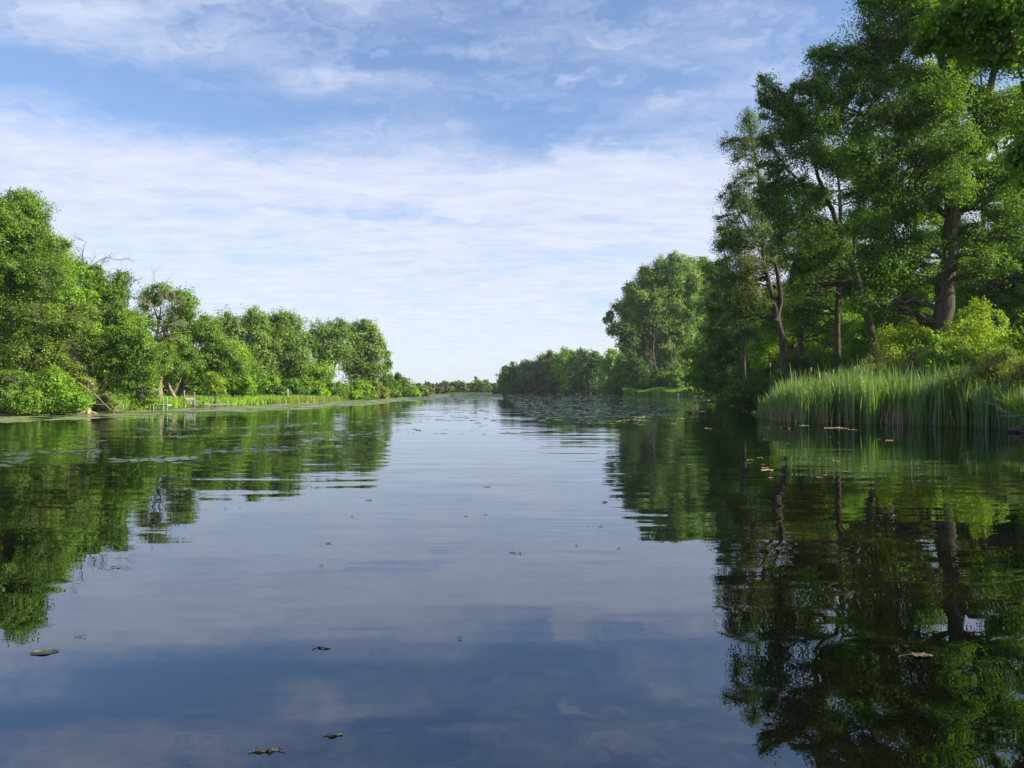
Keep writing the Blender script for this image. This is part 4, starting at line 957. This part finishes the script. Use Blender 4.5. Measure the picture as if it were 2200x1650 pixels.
# broken streaks of surfacing weed off the left bank
rg = np.random.default_rng(77); L_ = []
for (x0, y0, x1, y1, nn_, sp_) in [(290, 925, 620, 916, 420, 2.5), (560, 917, 860, 902, 380, 2.2), (0, 976, 240, 968, 200, 3), (150, 950, 230, 948, 60, 1.5), (0, 1000, 60, 985, 60, 4), (240, 990, 420, 985, 220, 4), (430, 972, 640, 965, 160, 4), (640, 950, 840, 925, 200, 5), (520, 935, 700, 930, 120, 3), (300, 940, 400, 938, 70, 2)]:
    u = rg.random(nn_); u = np.clip(u + 0.03 * np.sin(u * 40), 0, 1)
    L_.append(np.stack([x0 + (x1 - x0) * u + rg.normal(size=nn_) * 3, y0 + (y1 - y0) * u + rg.normal(size=nn_) * sp_ * (.4 + .6 * np.sin(u * 21 + x0) ** 2)], -1))
L_ = np.concatenate(L_); d = CAM_H * F / (L_[:, 1] - HOR)
PW = mat_pad('surfacing_weed', (0.05, 0.08, 0.05), (0.16, 0.20, 0.14), 0.25, 0.9)
pad_mass('weed_streaks', 'broken pale streaks of surfacing weed off the left bank', np.stack([(L_[:, 0] - 1100) / F * d, d], -1), 0.03 + 0.10 * rg.random(len(d)) ** 2, PW, 78, 0.004)

# algae mat along the left bank
MATF = np.array([(-60, 912), (0, 908), (200, 900), (400, 889), (645, 880), (800, 869), (890, 861), (960, 855)])
M_AL = bpy.data.materials.new('duckweed'); M_AL.use_nodes = True
t = NT(M_AL.node_tree)
ps = t.n('ShaderNodeNewGeometry').outputs['Position']
nz = t.noise(ps, 0.7, 6, 0.65).outputs[0]
n3 = t.noise(t.n('ShaderNodeMapping', {'Vector': ps, 'Scale': (0.5, 0.25, 1)}).outputs[0], 1.0, 6, 0.7).outputs[0]
col = t.mix(t.ss(nz, 0.35, 0.65), c4(0.12, 0.17, 0.06), c4(0.30, 0.33, 0.14))
p = t.n('ShaderNodeBsdfPrincipled', {'Base Color': col, 'Roughness': 0.5, 'Specular IOR Level': 0.35}).outputs[0]
tr = t.n('ShaderNodeBsdfTransparent').outputs[0]
t.t.links.new(t.n('ShaderNodeMixShader', {0: t.ss(n3, 0.43, 0.50), 1: tr, 2: p}).outputs[0], t.n('ShaderNodeOutputMaterial').inputs[0])
vv, ff = [], []
pxs = np.linspace(-150, 965, 140)
for k, q in enumerate(pxs):
    py_ = np.interp(q, MATF[:, 0], MATF[:, 1]) + 1.0 * math.sin(q * .05) + 0.7 * math.sin(q * .13)
    d1 = CAM_H * F / (py_ - HOR)
    x1 = (q - 1100) / F * d1
    # go away from the camera along the pixel ray until land
    d2 = d1
    while d2 < 330 and shore_dist(np.array([(q - 1100) / F * d2]), np.array([d2]))[0] < 0.6: d2 += 1.0
    vv.append((x1, d1, 0.004)); vv.append(((q - 1100) / F * d2, d2, 0.004))
    if k: ff.append((2 * k - 2, 2 * k, 2 * k + 1, 2 * k - 1))
tag(obj('duckweed_mat', mesh_np('duckweed_mat', vv, ff, 4, M_AL)), 'pale green duckweed sheet floating along the left shore', 'duckweed', kind='stuff')

# ================================================================== MAN-MADE THINGS ON THE LEFT BANK
GREY = mat_solid('weathered_metal', (0.16, 0.19, 0.15), (0.30, 0.33, 0.28), 12, 0.6)
WOODP = mat_solid('weathered_wood', (0.16, 0.15, 0.11), (0.30, 0.27, 0.20), 10, 0.9, (1, 1, 0.3))
WHITE = mat_solid('pale_grey_paint', (0.28, 0.31, 0.27), (0.42, 0.45, 0.40), 10, 0.6)
TARP = mat_solid('mauve_tarp', (0.44, 0.36, 0.37), (0.60, 0.50, 0.51), 4, 0.8, bump=1.0)
def W3(px, py, d): p_ = P(px, py, d); return p_
# draped tarp on a rack between two posts
d = 74.0; s_ = d / F
c = P(410, 862, d); z0 = gz1(c[0], d)
root = empty('covered_rack', (c[0], d, z0), 'mauve tarp draped over a low rack between two posts', 'covered rack')
K = 9; vv = []; ff = []
for a_ in range(K):
    for b_ in range(7):
        u = a_ / (K - 1) - 0.5; v_ = b_ / 6
        x = u * 0.80 * (1 + 0.12 * (1 - v_)); y = -0.28 + 0.05 * math.sin(a_ * 2.2) * (1 - v_); zz_ = 0.10 + 0.62 * v_ + 0.03 * math.sin(a_ * 1.7) * (1 - v_)
        if b_ == 6: y = -0.20; zz_ = 0.74
        vv.append((x, y, zz_))
for a_ in range(K):
    for b_ in range(3): vv.append(((a_ / (K - 1) - .5) * 0.78, -0.1 + b_ * 0.2, 0.75 - 0.02 * b_ - (0.5 if b_ == 2 else 0)))
for a_ in range(K - 1):
    for b_ in range(6): ff.append((a_ * 7 + b_, (a_ + 1) * 7 + b_, (a_ + 1) * 7 + b_ + 1, a_ * 7 + b_ + 1))
    o_ = K * 7
    ff.append((a_ * 7 + 6, (a_ + 1) * 7 + 6, o_ + (a_ + 1) * 3, o_ + a_ * 3))
    for b_ in range(2): ff.append((o_ + a_ * 3 + b_, o_ + (a_ + 1) * 3 + b_, o_ + (a_ + 1) * 3 + b_ + 1, o_ + a_ * 3 + b_ + 1))
obj('tarp', mesh_np('tarp', vv, ff, 4, TARP, smooth=True), root)
obj('rack', box_mesh('rack', [(-.36, -.15, .35, .05, .05, .7), (.36, -.15, .35, .05, .05, .7), (-.36, .15, .35, .05, .05, .7), (.36, .15, .35, .05, .05, .7), (0, 0, .70, .76, .34, .04)], WOODP), root)
for k, (q, top) in enumerate([(396, 838), (418, 843)]):
    pz = P(q, top, d)
    tb = Tubes(); tb.add([(0, 0, -0.2), (0, 0, (pz[2] - z0) * .5), (0.01, 0, pz[2] - z0)], [0.075, 0.07, 0.065], 8)
    r_ = tag(obj('wooden_post', tb.mesh('wooden_post', WOODP), None, (pz[0], d, z0)), ['taller wooden post left of the mauve tarp', 'wooden post right of the mauve tarp'][k], 'post')
c = P(391, 862, 74.5)
obj_ = obj('wooden_crate', box_mesh('wooden_crate', [(0, 0, .08 + q * .13, .5, .03, .11) for q in range(3)] + [(0, .35, .08 + q * .13, .5, .03, .11) for q in range(3)] + [(-.235, .175, .22, .03, .32, .40), (.235, .175, .22, .03, .32, .40)], BARKP), None, (c[0], 74.3, gz1(c[0], 74.3)))
tag(obj_, 'small brown slatted crate on the grass left of the posts', 'crate')
# boat dock frames
def dock(label, px0, px1, d0, d1, zt, posts, mat, deck=True):
    a = P(px0, 860, d0); b = P(px1, 860, d1); a[2] = b[2] = 0
    v_ = b - a; L = np.linalg.norm(v_); rz = math.atan2(v_[1], v_[0]); mid = (a + b) / 2
    root = empty('small_dock', (*mid[:2], 0), label, 'dock')
    ca, sa = math.cos(rz), math.sin(rz)
    bx = []
    nb = int(L / 0.16)
    for q in range(nb):
        u = (q + .5) / nb * L - L / 2
        bx.append((u * ca, u * sa, zt, 0.145, 0.8, 0.035, rz))
    if deck: obj('deck', box_mesh('deck', bx, WOODP), root)
    obj('side_rails', box_mesh('side_rails', [(-.43 * -sa * s1, .43 * -ca * s1 * -1, zt - .03, L, .05, .12, rz) for s1 in (-1, 1)], mat), root)
    for u, hh in posts:
        for s1 in (-1, 1):
            tb = Tubes(); x = (u - .5) * L
            X = x * ca - s1 * .45 * sa; Y = x * sa + s1 * .45 * ca
            tb.add([(X, Y, -0.6), (X, Y, zt), (X, Y, hh * .9)], 0.024, 6)
            obj('post', tb.mesh('post', mat), root)
dock('short wooden dock with tall white posts beside the drooping oak branches', 328, 360, 66, 66.5, 0.42, [(0.05, .5), (0.72, 1.15), (0.98, 1.2)], WHITE)
dock('long low metal dock at the lawn edge right of the tarp', 431, 492, 74, 78, 0.30, [(0.02, .85), (0.12, .75), (0.5, .42), (0.98, .5)], GREY)
p_ = P(618.5, 838, 104); z0 = gz1(p_[0], 104)
tb = Tubes(); tb.add([(0, 0, -.2), (0, 0, .6), (0, 0, p_[2] - z0 + .1)], [0.075, 0.075, 0.075], 8); o = obj('marker_post', tb.mesh('marker_post', WHITE), None, (p_[0], 104, z0))
tag(o, 'single white marker post standing in the grass', 'post')
# stump, rock and driftwood on left shore
def rock(name, label, cat, loc, s3, mat, seed):
    rg = np.random.default_rng(seed); me = bpy.data.meshes.new(name)
    import bmesh
    bm = bmesh.new(); bmesh.ops.create_icosphere(bm, subdivisions=3, radius=1.0)
    ph = rg.random(6) * 6
    for v in bm.verts:
        c_ = v.co.normalized()
        k_ = 1 + 0.18 * math.sin(c_.x * 3 + ph[0]) * math.cos(c_.y * 3.3 + ph[1]) + 0.12 * math.sin(c_.z * 5 + ph[2] + c_.x * 4) + 0.06 * math.sin(c_.y * 11 + ph[3]) + 0.04 * rg.normal()
        v.co = Vector((c_.x * k_ * s3[0], c_.y * k_ * s3[1], c_.z * k_ * s3[2]))
    bm.to_mesh(me); bm.free(); me.materials.append(mat)
    return tag(obj(name, me, None, loc), label, cat)
STONE = mat_solid('pale_stone', (0.32, 0.26, 0.20), (0.50, 0.42, 0.34), 5, 0.9)
root = empty('tree_stump', (*P(189, 882, 56)[:2], 0.05), 'pale beige broken stump on the shore under the leaning oak', 'stump')
tb = Tubes(); tb.add([(0, 0, -.1), (0.02, 0, .15), (-.02, 0, .32), (-.04, 0, .44)], [0.30, 0.22, 0.17, 0.12], 10)
for q in range(5): a_ = q * 1.3; tb.add([(0, 0, .1), (math.cos(a_) * .4, math.sin(a_) * .4, .03), (math.cos(a_) * .75, math.sin(a_) * .75, -.06)], [.14, .09, .03], 6)
obj('stump_wood', tb.mesh('stump_wood', mat_solid('stump_wood', (0.26, 0.17, 0.11), (0.42, 0.30, 0.21), 6, 0.9, (1, 1, .3), .6)), root)
root = empty('fallen_branch', (*P(205, 870, 54)[:2], 0), 'bare fallen branch dipping into the water left of the lawn', 'branch')
tb = Tubes(); rg = np.random.default_rng(8); org = np.array(root.location)
l_ = np.array([P(168, 822, 55.5), P(190, 838, 54.8), P(206, 850, 54.3), P(225, 868, 53.6), P(242, 884, 52.8)])
tb.add(l_, [.07, .055, .04, .025, .015], 7)
for q in range(10): twigs(tb, l_[rg.integers(1, 5)], (rg.normal() * .6 + .3, rg.normal() * .4, rg.normal() * .5 + .1), 1.0, .014, 2, rg)
o = obj('branch', tb.mesh('branch', BARKP), root); o.location = tuple(-org)
for k, (a_, b_, c_, d_) in enumerate([((-10, 892), (60, 890), 0.09, 50.5), ((60, 889), (140, 888), .06, 52.5), ((195, 884), (260, 883), .05, 58)]):
    p0 = P(*a_, d_); p1 = P(*b_, d_ + .5); p0[2] = p1[2] = .06
    rgk = np.random.default_rng(k); tb = Tubes(); tb.add(curve(p0 - p0, p1 - p0, rgk, 8, 0.01, .02), np.linspace(c_, c_ * .5, 8), 7)
    for q in range(4): twigs(tb, (p1 - p0) * rgk.random(), (rgk.normal(), -.3, .6), .6, .02, 1, rgk)
    tag(obj('driftwood', tb.mesh('driftwood', BARKP), None, p0), ['reddish driftwood log at the far left shore', 'thin driftwood below the bright bush', 'thin driftwood right of the pale stump'][k], 'driftwood')

# right bank small things
d = 152.0; c = P(1500, 848, d)
root = empty('jetty_box', (c[0], d, 0), 'dark small jetty platform on posts at the grass edge', 'jetty')
obj('platform', box_mesh('platform', [(0, 0, .95 - .06 * 0, 1.5, 1.2, .30), (-.70, -.5, 1.35, .08, .08, .7)], mat_solid('dark_planks', (0.015, 0.018, 0.02), (0.05, 0.05, 0.05), 6, .8)), root)
for s1 in (-.65, .65):
    for s2 in (-.5, .5):
        tb = Tubes(); tb.add([(s1, s2, -.5), (s1, s2, .3), (s1, s2, .9)], .06, 6); obj('leg', tb.mesh('leg', BARKD), root)
d = 140.0; c = P(1517, 850, d)
tb = Tubes(); tb.add([(0, 0, -.5), (0, 0, .8), (0.01, 0, 1.65)], [.11, .11, .10], 8)
tag(obj('mooring_post', tb.mesh('mooring_post', BARKD), None, (c[0], d, 0)), 'pale grey post in the water right of the dark jetty', 'post')
d = 185.0; c = P(1455, 850, d)
tb = Tubes(); tb.add([(0, 0, -.1), (0, 0, .05), (0, 0, .3), (0, 0, .55), (0, 0, .8), (0, 0, .83)], [.30, .33, .36, .36, .33, .29], 14)
tag(obj('barrel', tb.mesh('barrel', mat_solid('blue_grey_plastic', (0.05, 0.08, 0.11), (0.09, 0.12, 0.15), 5, .5)), None, (c[0], d, 0)), 'blue grey barrel at the edge of the shore grass', 'barrel')
for k, (a_, b_, d_, rr3, lb) in enumerate([((1512, 864), (1562, 862), 112, .13, 'pale log floating left of the dark maple foliage'), ((1520, 860), (1600, 859), 124, .10, 'longer thin log floating behind the pale log')]):
    p0 = np.array([*WP(*a_), .04]); p1 = np.array([*WP(*b_), .04])
    rgk = np.random.default_rng(k + 5); tb = Tubes(); tb.add(curve(p0 * 0, p1 - p0, rgk, 9, 0, .01), np.linspace(rr3, rr3 * .4, 9), 7)
    tag(obj('floating_log', tb.mesh('floating_log', BARKD), None, p0), lb, 'log')
rock('bank_stump', 'brown earthy stump at the water by the right frame edge', 'stump', (*WP(2200, 929), 0.08), (0.5, 0.35, 0.2), BARK, 3)
for k in range(3):
    rgk = np.random.default_rng(k + 15); tb = Tubes(); p0 = np.array([*WP(2200 - k * 4, 927), .55 + .06 * k])
    tb.add(curve((0, 0, 0), (-1.0 + .2 * k, -.25 * k, .12 - .1 * k), rgk, 6, .02, .04), np.linspace(.035, .012, 6), 6)
    twigs(tb, (-.4, -.1, .05), (-1, .1, .3), .5, .012, 1, rgk)
    tag(obj('dry_branch', tb.mesh('dry_branch', BARKP), None, p0), ['upper dry branch jutting left over the brown stump', 'middle dry branch jutting left over the brown stump', 'lowest dry branch on the brown stump at the right edge'][k], 'branch')

# ================================================================== FLOATING BITS NEAR THE CAMERA
DKL = mat_pad('wet_leaf', (0.010, 0.016, 0.016), (0.035, 0.045, 0.042), 0.5, 0.3)
rg = np.random.default_rng(61)
# curled pad lower left
x, y = WP(97, 1400)
K = 18; vv = [(0, 0, .006)]; ff = []
for rr4, zf in ((.45, .006), (.8, .009), (1.0, .003)):
    for q in range(K):
        a_ = 2 * math.pi * q / K
        e_ = 1 + .05 * math.sin(3 * a_ + 1) + .04 * math.sin(5 * a_)
        vv.append((.086 * rr4 * e_ * math.cos(a_), .062 * rr4 * e_ * math.sin(a_), zf + .0025 * math.sin(4 * a_)))
for q in range(K): ff.append((0, 1 + q, 1 + (q + 1) % K))
me = bpy.data.meshes.new('floating_leaf')
for l0 in (1, 1 + K):
    for q in range(K): ff.append((l0 + q, l0 + K + q, l0 + K + (q + 1) % K, l0 + (q + 1) % K))
me.from_pydata(vv, [], ff); me.update(); me.materials.append(DKL); me.polygons.foreach_set('use_smooth', [True] * len(ff))
o = obj('floating_leaf', me, None, (x, y, .001)); tag(o, 'rounded grey green leaf floating at the lower left', 'floating leaf')
vn = Tubes()
for q in range(5):
    a_ = -0.9 + q * .45
    vn.add([(-.07, -.02, .008), (-.07 + .07 * math.cos(a_), .045 * math.sin(a_), .011), (-.07 + .13 * math.cos(a_ * .8), .065 * math.sin(a_ * .8), .007)], [.002, .0015, .001], 4)
obj('vein', vn.mesh('vein', mat_solid('leaf_vein', (.16, .15, .11), (.25, .22, .16), 20, .6)), o)
TW = mat_solid('wet_twig', (0.018, 0.015, 0.012), (0.10, 0.088, 0.07), 60, 0.5, bump=.5)
TWD = mat_solid('dark_twig', (0.03, 0.03, 0.03), (0.10, 0.095, 0.08), 60, 0.5)
def weed_bit(label, cpx, cpy, wpx, rot, mat, seed, name='weed_fragment', cat='water weed', thick=1.0, n=3):
    rgk = np.random.default_rng(seed); x, y = WP(cpx, cpy); L = 0.85 * wpx / F * y
    tb = Tubes(); m_ = 9
    u = np.linspace(-.5, .5, m_)
    pts = np.stack([u * L, np.cumsum(rgk.normal(size=m_)) * L * .06, .002 + .005 * np.abs(rgk.normal(size=m_))], -1)
    pts[:, 1] -= pts[:, 1].mean()
    tb.add(pts, (0.0048 * (0.45 + .9 * rgk.random(m_))) * thick * min(1.0, L / .12), 6)
    for q in range(n):
        a = pts[rgk.integers(0, m_)]
        tb.add([a, a + np.array([rgk.normal() * .06 * L, rgk.normal() * .08 * L, .006]), a + np.array([rgk.normal() * .14 * L, rgk.normal() * .16 * L, .003])], [.004 * thick, .003 * thick, .0015], 5)
    o = obj(name, tb.mesh(name, mat), None, (x, y, 0)); o.rotation_euler = (0, 0, rot); tag(o, label, cat)
    return o
weed_bit('knobbly twig with an upturned end, lowest floating piece in the photo', 568, 1612, 74, .12, TW, 1, 'floating_twig', 'twig', 1.1, 5)
weed_bit('short pale knobbly twig right of the lowest twig', 716, 1578, 50, 0, TW, 2, 'floating_twig', 'twig', 1.0, 4)
weed_bit('thin brown twig with a tail under the cloud reflection edge', 692, 1391, 46, .15, TW, 3, 'floating_twig', 'twig', .8, 4)
weed_bit('broken weed scrap beside the left tree reflection', 176, 1367, 26, 0, TWD, 4, thick=.6, n=3)
weed_bit('tiny two pointed scrap on the dark blue water', 988, 1371, 12, -.6, TWD, 5, thick=.9)
weed_bit('dark leafy scrap above the middle of the water', 706, 1167, 15, .1, TWD, 6, thick=1.2, n=5)
weed_bit('small dark scrap below the dark leafy scrap', 690, 1215, 10, 0, TWD, 7, thick=.8)
weed_bit('broken dark line of weed bits near the middle', 1107, 1188, 30, 0, TWD, 8, thick=.6, n=4)
weed_bit('dark star shaped leaf scrap on the bright water', 1299, 1079, 14, 0, TWD, 9, thick=1.8, n=5)
weed_bit('short slanting dark sliver right of the weed line', 1238, 1172, 8, .9, TWD, 10, thick=.8)
weed_bit('dark sliver close to the right reflection edge', 1328, 1178, 12, 0, TWD, 11, thick=.7)
weed_bit('long thin dark sliver on the upper middle water', 793, 1075, 14, 0, TWD, 12, thick=1.0)
weed_bit('thin dark sliver above the weed line', 1003, 1109, 10, 0, TWD, 13, thick=.9)
weed_bit('thin dark sliver right of its twin above the weed line', 1043, 1106, 8, 0, TWD, 14, thick=.9)
weed_bit('dark sliver below the star shaped scrap', 1290, 1131, 10, .2, TWD, 15, thick=.9)
weed_bit('twin dark slivers high on the bright middle water', 1046, 1046, 18, 0, TWD, 16, thick=.8)
weed_bit('thin sliver left of the middle below the bank reflection', 757, 1110, 8, 0, TWD, 17, thick=.9)
k = 0
for q in range(46):
    px = 620 + 800 * rg.random(); py = 1060 + 420 * rg.random() ** 1.4
    if px > 1380 and py < 1200: continue
    o = weed_bit('tiny dark speck of weed floating on the middle water', px, py, 3 + 3 * rg.random(), rg.random() * 3, TWD, 100 + q, 'weed_speck', 'water weed', .6, 0); o['group'] = 'specks of weed on the middle water'
# oak leaf on the dark reflection
x, y = WP(1978, 1408); K = 26; vv = [(0, 0, .008)]; ff = []
for q in range(K):
    a_ = 2 * math.pi * q / K; r_ = .038 * (0.55 + .45 * abs(math.cos(2.5 * a_ + .4))) * (1 + .5 * abs(math.cos(a_)))
    vv.append((r_ * math.cos(a_) * 1.25, r_ * math.sin(a_) * 1.0, .004 + .010 * rg.random()))
for q in range(K): ff.append((0, 1 + q, 1 + (q + 1) % K))
me = bpy.data.meshes.new('lobed_leaf'); me.from_pydata(vv, [], ff); me.update(); me.materials.append(mat_solid('dry_leaf', (.09, .065, .04), (.17, .13, .08), 30, .6))
o = obj('lobed_leaf', me, None, (x, y, .001)); tag(o, 'dry brown lobed leaf floating on the dark tree reflection', 'fallen leaf')
vn = Tubes(); vn.add([(-.16, -.02, .004), (-.1, .005, .006), (-.02, 0, .012)], [.0022, .002, .0018], 5); obj('leaf_stalk', vn.mesh('leaf_stalk', TW), o)

print('LEAVES', COUNT)

HAZE = True
if HAZE:
    v, f = [], []
    hx = box_mesh('haze', [(0, 170, 24.0, 420, 500, 54)], None)
    ho = obj('haze', hx); tag(ho, 'thin pale air over the lake', 'haze', kind='stuff')
    hm_ = bpy.data.materials.new('haze_air'); hm_.use_nodes = True
    t = NT(hm_.node_tree)
    vol = t.n('ShaderNodeVolumePrincipled', {'Color': c4(0.86, 0.92, 1.0), 'Density': 0.00013}).outputs[0]
    t.t.links.new(vol, t.n('ShaderNodeOutputMaterial').inputs['Volume'])
    hx.materials.append(hm_)
